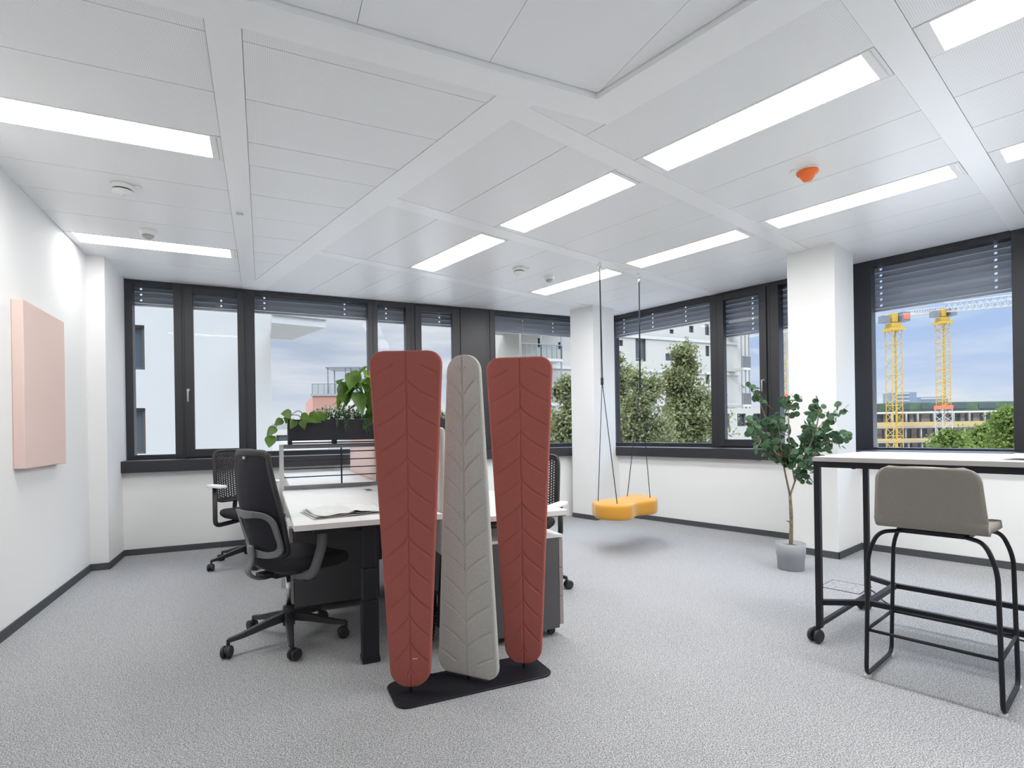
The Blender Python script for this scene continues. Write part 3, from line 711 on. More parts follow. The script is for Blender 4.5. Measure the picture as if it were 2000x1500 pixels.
# fine herb
def herb(loc, hw, label, n=420, trail=True):
    root = empty('fine_leaved_plant', loc, R1, label, 'plant'); st = MB(); lv = MB(); r2 = random.Random(int(hw * 1000))
    for i in range(n):
        x = r2.uniform(-hw, hw); y = r2.uniform(-.05, .05); hgt = r2.uniform(.05, .155) * (1 - .4 * abs(x / hw))
        tx, ty = x + r2.uniform(-.05, .05), y + r2.uniform(-.04, .04)
        p = [(x, y, -.02), ((x + tx) / 2, (y + ty) / 2, hgt * .6), (tx, ty, hgt)]
        if i % 3 == 0: st.tube(p, .0012, 3)
        for k in range(3):
            t = r2.uniform(.4, 1); q = Vector(p[0]) * (1 - t) + Vector(p[2]) * t
            add_leaf(lv, q, (r2.uniform(-1, 1), r2.uniform(-1, 1), r2.uniform(-.2, .9)), r2.uniform(.012, .022), .35, .1)
    if trail:
        for i in range(12):
            x = r2.choice([-.05, .0, .15, .18]) + r2.uniform(-.03, .03); L = r2.uniform(.03, .12); p = [(x, -.06, .0), (x, -.098, .0), (x + r2.uniform(-.02, .02), -.103, -L)]
            st.tube(p, .0010, 3)
            for k in range(7):
                add_leaf(lv, (x, -.105, -L * k / 7 + .02), (r2.uniform(-1, 1), -.5, -.5), .013, .35, .1)
    st.build('stem', M['stem'], root); lv.build('leaves', M['leafh'], root, smooth=True)
herb(W1(.60, 4.70, 1.32), .20, 'bushy fine-leaved herb in the middle of the planter, trailing over its front')
herb(W1(1.40, 4.70, 1.32), .13, 'small green tuft at the planter end, glimpsed between the first two leaves', 220, False)

# ================================================================== newspapers
def newspaper(loc, rz, wx, wy, label, n=3, seed=1):
    root = empty('newspaper', loc, rz, label, 'newspaper'); r2 = random.Random(seed)
    for k in range(n):
        ox, oy, sc = r2.uniform(-.01, .01), r2.uniform(-.01, .01), 1 - .03 * k
        def fn(u, v, k=k, ox=ox, oy=oy, sc=sc):
            x = (u - .5) * wx * sc; y = (v - .5) * wy * sc
            z = .002 + .006 * k + .010 * math.exp(-((u - .5) / .07) ** 2) * (k + 1) * .6 + .004 * k * math.sin(u * 9 + v * 3 + k) ** 2 + .012 * (k > 0) * max(0, v - .7)
            return (x + ox, y + oy, z)
        sh = MB().grid(fn, 22, 14).build('sheet', M['paper'], root, smooth=True, solid=.0012)
    return root
newspaper(W1(.42, 3.20, .771), R1 + R_(8), .42, .34, 'folded newspaper lying on the front left desk', 3, 3)

# ================================================================== office chairs
def ring_shape(zc, ht, wd): pass
def star_base(root, rot0, rad=.33):
    MB().lathe([(.034, .095), (.036, .15), (.032, .205), (.024, .21)], n=20).build('hub', M['blackp'], root, smooth=True)
    MB().lathe([(.0135, .205), (.0135, .40)], n=16).build('gas_column', M['chrome'], root, smooth=True)
    for k in range(5):
        t = rot0 + k * 2 * math.pi / 5; c_, s_ = math.cos(t), math.sin(t); lg = MB()
        prof = [(.02, .15, .026, .05), (.12, .132, .022, .042), (.26, .098, .017, .028), (rad, .088, .014, .022)]
        vs_ = []
        for r, z, w_, h_ in prof:
            for (sy, sz) in ((-1, -1), (1, -1), (1, 1), (-1, 1)):
                ww = w_ * (.8 if sz > 0 else 1); vs_.append((r * c_ - sy * ww * s_, r * s_ + sy * ww * c_, z + sz * h_ / 2))
        fs = [(0, 1, 2, 3)[::-1], (12, 13, 14, 15)]
        for i in range(3):
            for j in range(4): fs.append((i * 4 + j, i * 4 + (j + 1) % 4, (i + 1) * 4 + (j + 1) % 4, (i + 1) * 4 + j))
        lg.add(vs_, fs); lg.tube([(rad * c_, rad * s_, .095), (rad * c_, rad * s_, .055)], .010, 8)
        lg.build('leg', M['blackp'], root, bevel=.003)
        ct = empty('caster', (rad * c_, rad * s_, 0), t + .9 + k * 1.3); ct.parent = root
        for yy in (-.016, .016):
            MB().lathe([(.0005, -.010), (.028, -.010), (.033, -.005), (.033, .005), (.028, .010), (.0005, .010)], (.018, yy, .0335), 20, 'y').build('wheel', M['blackp'], ct, smooth=False)
        MB().lathe([(.0005, -.005), (.024, -.005), (.024, .005), (.0005, .005)], (.018, 0, .040), 12, 'y').build('wheel_cover', M['blackp'], ct)
def seat_mesh(name, root, z0, z1, hx, hy, mtl, front=.03):
    m = MB(); n = 28; lay = [(0, .86), (.25, .96), (.55, 1.0), (.85, .97), (1.0, .88)]
    vs_ = []
    for t, sc in lay:
        for j in range(n):
            a = 2 * math.pi * j / n; ca, sa = math.cos(a), math.sin(a)
            x = hx * sc * math.copysign(abs(ca) ** .62, ca); y = hy * sc * math.copysign(abs(sa) ** .62, sa)
            z = z0 + (z1 - z0) * t - front * max(0, x / hx) ** 3 + .012 * (abs(y) / hy) ** 2 * t
            vs_.append((x, y, z))
    fs = [tuple(range(n))[::-1]]
    for i in range(len(lay) - 1):
        for j in range(n): fs.append((i * n + j, i * n + (j + 1) % n, (i + 1) * n + (j + 1) % n, (i + 1) * n + j))
    k = len(vs_); vs_.append((0, 0, z1 - .006)); L0 = (len(lay) - 1) * n
    vs_mid = [(.55 * vs_[L0 + j][0], .55 * vs_[L0 + j][1], z1 - .004 - front * .2 * max(0, vs_[L0 + j][0] / hx) ** 3) for j in range(n)]
    k2 = len(vs_); vs_ += vs_mid
    for j in range(n): fs.append((L0 + j, L0 + (j + 1) % n, k2 + (j + 1) % n, k2 + j)); fs.append((k2 + j, k2 + (j + 1) % n, k))
    m.add(vs_, fs); return m.build(name, mtl, root, smooth=True)
def mesh_chair(loc, face, label):
    root = empty('office_chair', loc, face, label, 'office chair'); star_base(root, R_(194) - face + R1 + R_(4), .33)
    mc = MB(); mc.box(-.11, .10, -.06, .06, .395, .445); mc.box(-.17, -.10, -.05, .05, .405, .43); mc.tube([(.02, -.06, .42), (.02, -.19, .40)], .008, 8); mc.box(-.02, .05, -.205, -.175, .385, .41)
    mc.build('mechanism', M['blackp'], root, bevel=.006)
    s_ = seat_mesh('seat', root, .445, .515, .245, .245, M['cloth'], .035); s_.location = (.085, 0, 0)
    MB().prism(rrect(-.12, .27, -.20, .20, .08), .435, .452).build('seat_pan', M['blackp'], root)
    # backrest surface
    def bx(y, z):
        t = (z - .55) / .57
        return -.175 - .05 * t - .035 * math.sin(math.pi * min(1, max(0, t)) * .9) + .075 * (y / .22) ** 2 * (1 - .35 * t)
    def hw(z):
        t = (z - .55) / .57; return .205 + .022 * math.sin(math.pi * min(1, t * 1.1)) - .045 * max(0, t - .45)
    def fn(u, v):
        z = .55 + .57 * v; y = (u * 2 - 1) * hw(z) * (1 if .06 < v < .94 else (.95)); return (bx(y, z), y, z)
    MB().grid(fn, 18, 26).build('back_mesh', M['mesh'], root, smooth=True, solid=.006)
    pth = []
    for k in range(25): z = .57 + .53 * k / 24; y = -hw(z); pth.append((bx(y, z), y, z))
    for k in range(1, 12): z = 1.115; y = -hw(1.1) + 2 * hw(1.1) * k / 12; pth.append((bx(y, z), y, z + .006 * math.sin(math.pi * k / 12)))
    for k in range(25): z = 1.10 - .53 * k / 24; y = hw(z); pth.append((bx(y, z), y, z))
    for k in range(1, 12): y = hw(.56) - 2 * hw(.56) * k / 12; pth.append((bx(y, .55), y, .55))
    MB().tube(pth, .011, 8, closed=True, flat=1.8).build('back_frame', M['blackp'], root, smooth=True)
    # grey lower ring behind the mesh and the spine that runs under the seat
    rg = []
    for k in range(40):
        a = 2 * math.pi * k / 40; ca, sa = math.cos(a), math.sin(a)
        y = .215 * math.copysign(abs(ca) ** .45, ca); z = .665 + .135 * math.copysign(abs(sa) ** .5, sa)
        rg.append((bx(y, z) - .024, y, z))
    rings = MB(); n = len(rg); vs_ = []
    for i in range(n):
        p = Vector(rg[i]); c0 = Vector((bx(0, .665) - .024, 0, .665)); d_ = (c0 - p); d_.x *= .3; d_.normalize()
        wv = .046
        q = p + d_ * wv
        vs_ += [p + Vector((-.007, 0, 0)), q + Vector((-.007, 0, 0)), q + Vector((.007, 0, 0)), p + Vector((.007, 0, 0))]
    fs = []
    for i in range(n):
        k = (i + 1) % n
        for j in range(4): fs.append((i * 4 + j, i * 4 + (j + 1) % 4, k * 4 + (j + 1) % 4, k * 4 + j))
    rings.add(vs_, fs); rings.build('lumbar_frame', M['greyp'], root, bevel=.003)
    MB().tube(bez([(bx(0, .60) - .03, 0, .60), (bx(0, .55) - .04, 0, .52), (-.235, 0, .45), (-.17, 0, .405), (-.05, 0, .41)], 6), .030, 10, flat=.35).build('spine', M['greyp'], root, smooth=True)
    for yy in (-1, 1):
        ar = empty('armrest', (0, 0, 0)); ar.parent = root
        MB().tube(fillet([(-.02, yy * .12, .415), (.0, yy * .26, .425), (.055, yy * .275, .58), (.06, yy * .275, .69)], .05), .020, 10, flat=1.5).build('post', M['greyp'], ar, smooth=True)
        MB().prism(rrect(-.10, .13, yy * .275 - .045, yy * .275 + .045, .035), .690, .716).build('arm_pad', M['greyp'], ar, bevel=.008)
    MB().box(-.252, -.246, -.012, .012, 1.085, 1.10).build('badge', M['alu'], root)
    return root
def perforated_chair(loc, face, rot0, label, drop=0.0, adrop=0.0):
    root = empty('office_chair', loc, face, label, 'office chair'); star_base(root, rot0 - face, .33)
    MB().box(-.11, .10, -.07, .07, .395, .450).build('mechanism', M['blackp'], root, bevel=.01)
    s_ = seat_mesh('seat', root, .455, .525, .24, .235, M['cloth'], .03); s_.location = (.06, 0, 0)
    def bx(y, z): return -.20 - .10 * (z - .6) + .10 * (y / .22) ** 2 * .6
    nu, nv = 34, 44; hw = .215; za, zb = .60 - drop, 1.065 - drop
    def fn(u, v):
        z = za + (zb - za) * v; y = (u * 2 - 1) * hw; return (bx(y, z), y, z)
    def skip(i, j):
        if i < 2 or i > nu - 3 or j < 3 or j > nv - 4: return False
        return (i % 2 == 0) and ((j + (i // 2) % 2) % 2 == 0)
    MB().grid(fn, nu, nv, skip=skip).build('back_shell', M['blackp'], root, smooth=True, solid=.006)
    fr = []
    for k in range(48):
        a = 2 * math.pi * k / 48; ca, sa = math.cos(a), math.sin(a)
        y = (hw + .008) * math.copysign(abs(ca) ** .28, ca); z = (za + zb) / 2 + ((zb - za) / 2 + .006) * math.copysign(abs(sa) ** .28, sa); fr.append((bx(y, z), y, z))
    MB().tube(fr, .011, 8, closed=True, flat=1.2).build('back_frame', M['blackp'], root, smooth=True)
    MB().tube(bez([(bx(0, .6) - .01, 0, .62), (-.23, 0, .50), (-.16, 0, .42), (-.05, 0, .42)], 6), .022, 8, flat=.6).build('spine', M['blackp'], root, smooth=True)
    for yy in (-1, 1):
        ar = empty('armrest', (0, 0, 0)); ar.parent = root
        MB().tube(fillet([(-.03, yy * .08, .415), (-.03, yy * .285, .395), (-.03, yy * .285, .745 - adrop)], .05), .013, 10, flat=1.6).build('post', M['blackp'], ar, smooth=True)
        MB().prism(rrect(-.12, .13, yy * .285 - .04, yy * .285 + .04, .03), .745 - adrop, .770 - adrop).build('arm_pad', M['white'], ar, bevel=.008)
    return root
mesh_chair(W1(.12, 3.48), R1 + R_(27), 'black mesh-backed office chair with grey lumbar frame drawn up to the front left desk')
f2 = np.array([.5 * A[0] - .86 * C[0], .5 * A[1] - .86 * C[1]]); a2 = math.atan2(f2[1], f2[0])
v2 = W1(-.449, 5.58) - W1(-.15, 5.73)
perforated_chair(W1(-.15, 5.73), a2, math.atan2(v2[1], v2[0]), 'office chair with perforated back by the back left wall under the windows')
f3 = A * -.78 + C * -.62; v3 = W1(2.104, 3.617) - W1(1.88, 3.86)
perforated_chair(W1(1.87, 3.86), math.atan2(f3[1], f3[0]), math.atan2(v3[1], v3[0]), 'office chair mostly hidden behind the right coral leaf', .055, .11)

# cable spine under the desks
root = empty('cable_spine', W1(.80, 3.0), R1, 'black segmented cable spine curving to the floor between the left coral and grey leaves', 'cable spine')
cs = MB()
pth = bez([(.08, .55, .50), (.10, .55, .38), (.13, .40, .26), (.12, .25, .14), (.05, .10, .012)], 9)
for i, p in enumerate(pth):
    p = Vector(p); t = (Vector(pth[min(i + 1, len(pth) - 1)]) - Vector(pth[max(i - 1, 0)])).normalized()
    cs.bar(p - t * .006, p + t * .006, .075, .03)
cs.build('segments', M['blackp'], root)
MB().tube(pth, .010, 6).build('cables', M['black'], root, smooth=True)

# ================================================================== high table and stool
root = empty('high_table', W2(3.28, 1.235), R2, 'tall table with pale top and black frame on casters at the right border', 'table')
# local x = D, local y = B (towards -y the table runs out of the picture)
TL = -1.85; TW = .84
m_ = MB().box(-.005, TW, TL, .0, 1.021, 1.045); m_.m = [0, 0, 1, 1, 1, 1]; m_.build('table_top', [M['desk'], mat('shaded_laminate_edge', (.42, .41, .40), .5, .4)], root)  # side faces coloured greyer than the top, their shade painted in
fr = MB(); z0, z1 = .988, 1.020
fr.box(.0, .03, TL + .01, -.003, z0, z1); fr.box(TW - .035, TW - .005, TL + .01, -.003, z0, z1); fr.box(.03, TW - .035, -.033, -.003, z0, z1); fr.box(.03, TW - .035, TL + .01, TL + .04, z0, z1)
fr.build('top_frame', M['black'], root)
for x in (.0, TW - .035):
    for y in (-.033, TL + .01):
        MB().box(x, x + .03, y, y + .03, .085, z0).build('leg', M['black'], root)
        ct = empty('caster', (x + .012, y + .03 * (1 if y > -1 else 0), 0), -R2 + R_(25)); ct.parent = root
        for yy in (-.022, .018):
            MB().lathe([(.0005, -.011), (.032, -.011), (.038, -.005), (.038, .005), (.032, .011), (.0005, .011)], (-.012, yy, .0385), 24, 'y').build('wheel', M['blackp'], ct)
        MB().box(-.02, .02, -.010, .006, .03, .088).build('fork', M['blackp'], ct)
for y in (-.03, TL + .012):
    MB().box(.03, TW - .035, y, y + .022, .09, .112).build('bottom_rail', M['black'], root)
rl = MB(); zr = .225
for (x0, x1) in ((.03, .20), (TW - .035, TW - .15)):
    rl.bar((x0 - .01, -.02, zr), (x1, -.205, zr), .028, .028); rl.bar((x1, -.195, zr), (x1, TL + .215, zr), .028, .028); rl.bar((x1, TL + .205, zr), (x0 - .01, TL + .02, zr), .028, .028)
rl.bar((.20, -.205, zr), (TW - .15, -.205, zr), .028, .028); rl.bar((.20, TL + .205, zr), (TW - .15, TL + .205, zr), .028, .028)
rl.build('foot_rail', M['black'], root)
gl_ = MB()
for (x, y) in ((.015, -.20), (.015, -.45), (.015, -.98), (.015, -1.4)): gl_.lathe([(.0005, .984), (.010, .984), (.010, .988)], (x, y, 0), 10)
gl_.build('screw_heads', M['blackp'], root)
newspaper(W2(3.52, .22, 1.0455), R2 + R_(-15), .30, .42, 'grey papers on the tall table at the right border', 2, 9)
# stool: local x = D (facing the table), y = B
root = empty('bar_stool', W2(3.18, .65), R2, 'bar stool with taupe upholstered shell and black sled frame at the tall table', 'bar stool')
hs = .247
def shell(u, v):
    # v 0..1 from the seat front, round the bend and up the back; u across
    y = (u * 2 - 1)
    if v < .5:
        t = v / .5; x = .245 - .375 * t; z = .752 - .010 * math.sin(math.pi * t) - .02 * (1 - t) ** 3 + .0; wv = .200 + .006 * t
    elif v < .62:
        t = (v - .5) / .12; a = t * math.pi / 2 * .93; x = -.13 - .048 * math.sin(a); z = .750 + .048 * (1 - math.cos(a)); wv = .206
    else:
        t = (v - .62) / .38; x = -.178 - .035 * t; z = .795 + .232 * t; wv = .206 - .018 * t
    # rounded corners at the free ends
    if v > .90: q = (v - .90) / .10; wv -= .055 * (1 - math.sqrt(max(0, 1 - q * q)))
    if v < .08: q = 1 - v / .08; wv -= .045 * (1 - math.sqrt(max(0, 1 - q * q)))
    return (x + .012 * y * y * (1 if v > .6 else 0), y * wv, z + .014 * y * y * (1 if v < .5 else 0))
MB().grid(shell, 22, 60).build('seat_shell', M['taupe'], root, smooth=True, solid=.032)
for k, yy in enumerate((1, -1)):
    P = [(-.10, yy * .12, .715), (-.175, yy * .195, .712), (-.185, yy * .235, .60), (-.195, yy * hs, .016), (.198, yy * hs, .016), (.215, yy * .235, .60), (.205, yy * .195, .712), (.10, yy * .12, .715)]
    MB().tube(fillet(P, .05, 6), .0095, 10).build('sled_leg', M['black'], root, smooth=True)
    for x in (-.18, .185): MB().box(x - .02, x + .02, yy * hs - .012, yy * hs + .012, 0, .012).build('glide', mat('clear_glide', (.6, .6, .58), .3), root)
fr = MB(); zf = .235
def leg_at(x_s, z, yy):
    t = (z - .016) / (.60 - .016); return ((-.195 + .010 * t) if x_s < 0 else (.198 + .017 * t), yy * (hs + (.235 - hs) * t), z)
q = [leg_at(-1, zf, 1), leg_at(1, zf, 1), leg_at(1, zf, -1), leg_at(-1, zf, -1)]
for i in range(4): fr.tube([q[i], q[(i + 1) % 4]], .0078, 8)
fr.build('foot_rest', M['black'], root, smooth=True)
MB().box(-.10, .12, -.13, .13, .706, .724).build('seat_bracket', M['black'], root)

# floor box and cable
root = empty('floor_box', W2(4.56, 1.50), R2, 'flush floor box lid in the carpet beside the tall table leg', 'floor box')
MB().box(-.13, .13, -.13, .13, 0, .003).build('lid', M['carpet'], root)
fb = MB()
for q in ((-.133, .133, -.135, -.131), (-.133, .133, .131, .135), (-.135, -.131, -.131, .131), (.131, .135, -.131, .131)): fb.box(*q, 0, .004)
fb.build('lid_frame', M['blackp'], root)
p = [W2(*k) for k in ((4.60, 1.36, .006), (4.5, 1.30, .02), (4.28, 1.12, .006), (4.18, .75, .006), (4.1, .35, .006), (4.12, -.2, .006), (3.95, -.7, .006))]
MB().tube(bez(p, 8), .005, 6).build('power_cable', M['black'], smooth=True, label='black power cable running from the floor box under the tall table', cat='cable')

# ================================================================== swing
root = empty('indoor_swing', W2(4.52, 3.54, .41), R2, 'mustard upholstered indoor swing seat hung on dark cords from two ceiling hooks', 'swing')
LC = W2(4.52, 3.54)
def loc2(p):
    q = np.array(p, float) - LC; return (q @ D, q @ B, q[2] - .41)
outl = [(4.13, 3.60), (4.25, 3.73), (4.43, 3.745), (4.585, 3.71), (4.72, 3.745), (4.88, 3.80), (5.02, 3.76), (5.04, 3.60), (4.95, 3.44), (4.83, 3.34), (4.70, 3.285), (4.58, 3.31), (4.47, 3.33), (4.36, 3.29), (4.25, 3.245), (4.13, 3.29), (4.06, 3.42), (4.07, 3.53)]
cl_ = [W2(*k) for k in outl]; sm = bez([tuple(q) for q in cl_] + [tuple(cl_[0])], 5)[:-1]
cen = np.mean(np.array([tuple(q) for q in sm]), axis=0)
sv, sf = [], []; n = len(sm)
prof = [(0, .85), (.004, .93), (.018, .985), (.04, 1.0), (.10, 1.0), (.125, .985), (.14, .93), (.144, .84)]
for z, sc in prof:
    for q in sm:
        e_ = np.array(tuple(q)) - cen; Ln = np.linalg.norm(e_); e_ = e_ * (1 - (1 - sc) * .16 / Ln) ; sv.append(loc2(cen + e_ + Z3 * (.34 + z)))
for i in range(len(prof) - 1):
    for j in range(n): sf.append((i * n + j, i * n + (j + 1) % n, (i + 1) * n + (j + 1) % n, (i + 1) * n + j))
sf += [tuple(range(n))[::-1], tuple((len(prof) - 1) * n + j for j in range(n))]
m = MB(); m.add(sv, sf); m.build('seat_cushion', M['yellow'], root, smooth=True)
for hk, knot, ends in (((4.206, 3.547), W2(*((atd(1176, 745, 5.45) @ D), (atd(1176, 745, 5.45) @ B), 1.70)), ((4.26, 3.66), (4.24, 3.40))), ((4.834, 3.533), W2((atd(1250, 748, 5.78) @ D), (atd(1250, 748, 5.78) @ B), 1.70), ((4.79, 3.70), (4.84, 3.44)))):
    hp = W2(*hk, CE - .004); rp = MB()
    for dx in (-.008, .008):
        rp.tube([loc2(hp + D * dx * .4 - Z3 * .085), loc2(knot + D * dx)], .0042, 6)
    for e_ in ends: rp.tube([loc2(knot), loc2(W2(*e_, .482))], .0042, 6)
    rp.build('cord', M['rope'], root, smooth=True)
    kb = MB(); kb.lathe([(.0005, -.04), (.014, -.036), (.016, -.01), (.012, 0), (.016, .01), (.014, .036), (.0005, .04)], loc2(knot), 10); kb.build('cord_knot', M['rope'], root, smooth=True)
    hkb = MB(); c0 = hp - Z3 * .03
    hkb.tube([loc2(c0 + D * .020 * math.cos(t) + Z3 * .026 * math.sin(t)) for t in np.linspace(0, 2 * math.pi, 17)[:-1]], .0055, 6, closed=True)
    c1 = hp - Z3 * .070
    hkb.tube([loc2(c1 + (D * .6 + B * .8) * .017 * math.cos(t) + Z3 * .028 * math.sin(t)) for t in np.linspace(0, 2 * math.pi, 17)[:-1]], .005, 6, closed=True)
    hkb.tube([loc2(c1 - D * .026 - Z3 * .026), loc2(c1 + D * .026 - Z3 * .026)], .004, 6)
    hkb.tube([loc2(hp + Z3 * .01), loc2(hp - Z3 * .008)], .007, 8)
    hkb.build('ceiling_hook', M['chrome'], root, smooth=True)

# ================================================================== potted tree
PT = atz(1545, 1111, 0); PT[2] = 0
root = empty('potted_tree', PT, 0, 'potted tree with round grey-green leaves in a grey pot by the right column', 'potted tree')
MB().lathe([(.0005, 0), (.095, 0), (.104, .006), (.109, .115), (.114, .118), (.117, .222), (.114, .226), (.110, .224), (.107, .19)], n=40).build('pot', M['pot'], root, smooth=True)
MB().lathe([(.0005, .195), (.106, .19)], n=30).build('soil', M['soil'], root, smooth=True)
tr = MB(); r3 = random.Random(11)
def L3(u, v, dy=0.0):
    q = atd(u, v, PT[1] + dy) - PT; return Vector(q)
base = Vector((0, 0, .19)); fork = L3(1543, 968)
tr.tube(bez([base, base * .5 + fork * .5 + Vector((.008, 0, 0)), fork], 6), [.017] * 4 + [.015] * 6 + [.013] * 3, 8)
tr.tube([L3(1543, 1020), L3(1537, 1017, -.01)], [.007, .004], 6)
limbs = [(fork, L3(1530, 905, -.02), L3(1520, 830, -.05)), (fork, L3(1556, 925, .03), L3(1566, 850, .05)), (L3(1556, 925, .03), L3(1580, 880, -.02), L3(1632, 800, -.02)), (L3(1530, 905, -.02), L3(1508, 850, .04), L3(1482, 780, .05)), (L3(1553, 940, .02), L3(1542, 880, -.06), L3(1540, 800, -.05)), (L3(1560, 915), L3(1600, 870, .08), L3(1640, 860, .10)), (L3(1532, 900), L3(1500, 870, -.1), L3(1470, 845, -.10)), (L3(1560, 915), L3(1590, 850, -.12), L3(1600, 805, -.13)), (L3(1560, 915), L3(1580, 905, -.10), L3(1592, 890, -.15)), (L3(1535, 890), L3(1512, 885, .08), L3(1496, 880, .1))]
lf = MB()
def rleaf(p, size):
    n_ = Vector((r3.gauss(0, 1), r3.gauss(-.55, .8), r3.gauss(.3, .8))).normalized(); a = n_.cross(Vector((0, 0, 1)))
    if a.length < .1: a = Vector((1, 0, 0))
    a.normalize(); b = n_.cross(a); vs_ = [Vector(p) + n_ * size * .12]; k = 9
    for i in range(k):
        t = 2 * math.pi * i / k; rr = size * (1 + .10 * math.cos(t)); vs_.append(Vector(p) + a * rr * math.cos(t) + b * rr * math.sin(t) * .88)
    lf.add(vs_, [(0, 1 + i, 1 + (i + 1) % k) for i in range(k)])
def twig(p0, p1, nl, spread):
    q = bez([p0, (Vector(p0) + Vector(p1)) / 2 + Vector((r3.uniform(-.03, .03), r3.uniform(-.03, .03), .02)), p1], 5)
    tr.tube(q, [.0038] * (len(q) - 1) + [.0015], 5)
    for i in range(nl):
        t = q[r3.randrange(2, len(q))]; rleaf(t + Vector((r3.uniform(-1, 1), r3.uniform(-1, 1), r3.uniform(-1, 1))) * spread, r3.uniform(.020, .034))
for b0, m0, t0 in limbs:
    q = bez([b0, m0, t0], 6); tr.tube(q, [.009 - .006 * i / len(q) for i in range(len(q))], 6)
    for k in range(8):
        s_ = q[r3.randrange(4, len(q))]; e_ = s_ + Vector((r3.uniform(-.13, .13), r3.uniform(-.13, .13), r3.uniform(-.08, .12)))
        twig(s_, e_, 8, .042)
# sparse outer sprays seen against the wall and window
for (u0, v0, u1, v1, n_) in ((1600, 850, 1645, 785, 9), (1590, 860, 1658, 790, 6), (1580, 840, 1600, 800, 6), (1510, 800, 1470, 768, 6), (1500, 860, 1455, 825, 7), (1500, 845, 1462, 812, 5), (1610, 850, 1652, 848, 6), (1540, 800, 1530, 775, 6), (1575, 900, 1592, 925, 5)):
    p0, p1 = L3(u0, v0, r3.uniform(-.05, .05)), L3(u1, v1, r3.uniform(-.08, .08)); tr.tube([p0, p1], [.003, .0015], 5)
    for k in range(n_):
        t = .35 + .65 * k / n_; rleaf(p0.lerp(p1, t) + Vector((r3.uniform(-.02, .02), r3.uniform(-.02, .02), r3.uniform(-.02, .02))), r3.uniform(.026, .036))
tr.build('trunk', M['bark'], root, smooth=True); lf.build('foliage', M['leafe'], root, smooth=True)

# ================================================================== outside
GZ = -13.5
M['plaster'] = mat('pale_plaster', (.37, .36, .335), .9, .2, noise=.03, nscale=.6)
M['plaster2'] = mat('cream_facade', (.33, .315, .28), .9, .2, noise=.04, nscale=.5)
M['terra'] = mat('terracotta_render', (.27, .15, .12), .9, .2)
M['darkwin'] = mat('dark_window_glass', (.05, .06, .07), .15, .6)
M['winframe'] = mat('dark_window_frame', (.06, .055, .05), .5, .4)
M['concrete'] = mat('raw_concrete', (.25, .215, .185), .9, .2, noise=.15, nscale=.4)
M['yel'] = mat('crane_yellow', (.34, .22, .025), .5, .4)
M['rail'] = mat('yellow_guard_board', (.28, .21, .09), .7, .3)
M['cwhite'] = mat('crane_white', (.27, .27, .26), .5, .4)
M['cred'] = mat('crane_red', (.65, .10, .06), .5, .4)
M['cgrey'] = mat('crane_grey', (.11, .12, .13), .5, .4)
M['green'] = mat('green_roof_membrane', (.055, .085, .05), .8, .2, noise=.2, nscale=.5)
M['tower'] = mat('blue_grey_cladding', (.10, .13, .17), .3, .5)
M['towerb'] = mat('pale_tower_band', (.2, .215, .22), .6, .4)
M['tleaf'] = mat('poplar_foliage', (.125, .135, .055), .6, .4, noise=.5, nscale=2.3, trans=.25)
M['tleaf2'] = mat('lime_foliage', (.085, .125, .022), .7, .35, noise=.4, nscale=1.0, trans=.25)
M['roofg'] = mat('roof_grey', (.2, .2, .2), .8, .2)
M['ground'] = mat('street_surface', (.62, .60, .57), .9, .2, noise=.2, nscale=.05)
M['rglass'] = glass('railing_glass', .12, (.88, .91, .91))
m = MB(); m.box(-900, 900, 9, 1800, GZ - .5, GZ); m.build('ground_outside', M['ground'], kind='structure')
def rects_wall(mb, x0, x1, z0, z1, holes, place, th):
    """wall made of rectangles around the holes; place(x, y, z) -> world, y = depth"""
    xs = sorted({x0, x1, *[h[0] for h in holes], *[h[1] for h in holes]}); zs = sorted({z0, z1, *[h[2] for h in holes], *[h[3] for h in holes]})
    for i in range(len(xs) - 1):
        k = 0
        for j in range(len(zs) - 1):
            cx, cz = (xs[i] + xs[i + 1]) / 2, (zs[j] + zs[j + 1]) / 2
            if any(h[0] < cx < h[1] and h[2] < cz < h[3] for h in holes): continue
            mb.box(xs[i], xs[i + 1], 0, th, zs[j], zs[j + 1], place)
def building(name, label, pA, along, x0, x1, z0, z1, depth, holes, wallm, th=.35, group=None, frames=True):
    """pA: world origin on the facade, along: unit vector of the facade; x measured along it"""
    n_ = np.array([-along[1], along[0], 0]);   # away from us
    root = empty(name, tuple(pA[:2]) + (0,), math.atan2(along[1], along[0]), label, 'building', group)
    mb = MB(); rects_wall(mb, x0, x1, z0, z1, holes, lambda x, y, z: (x, y, z), th)
    mb.box(x0, x1, th, depth, z0, z1); mb.build('wall', wallm, root)
    for h in holes:
        wn = MB(); wn.box(h[0], h[1], th * .55, th * .62, h[2], h[3]); w_ = wn.build('window', M['darkwin'], root)
        if frames:
            fr_ = MB(); t = min(.07, (h[1] - h[0]) * .12)
            fr_.box(h[0], h[0] + t, .1, th * .55, h[2], h[3]); fr_.box(h[1] - t, h[1], .1, th * .55, h[2], h[3]); fr_.box(h[0] + t, h[1] - t, .1, th * .55, h[3] - t, h[3]); fr_.box(h[0] + t, h[1] - t, .1, th * .55, h[2], h[2] + t)
            fr_.build('window_surround', M['winframe'], w_)
    return root
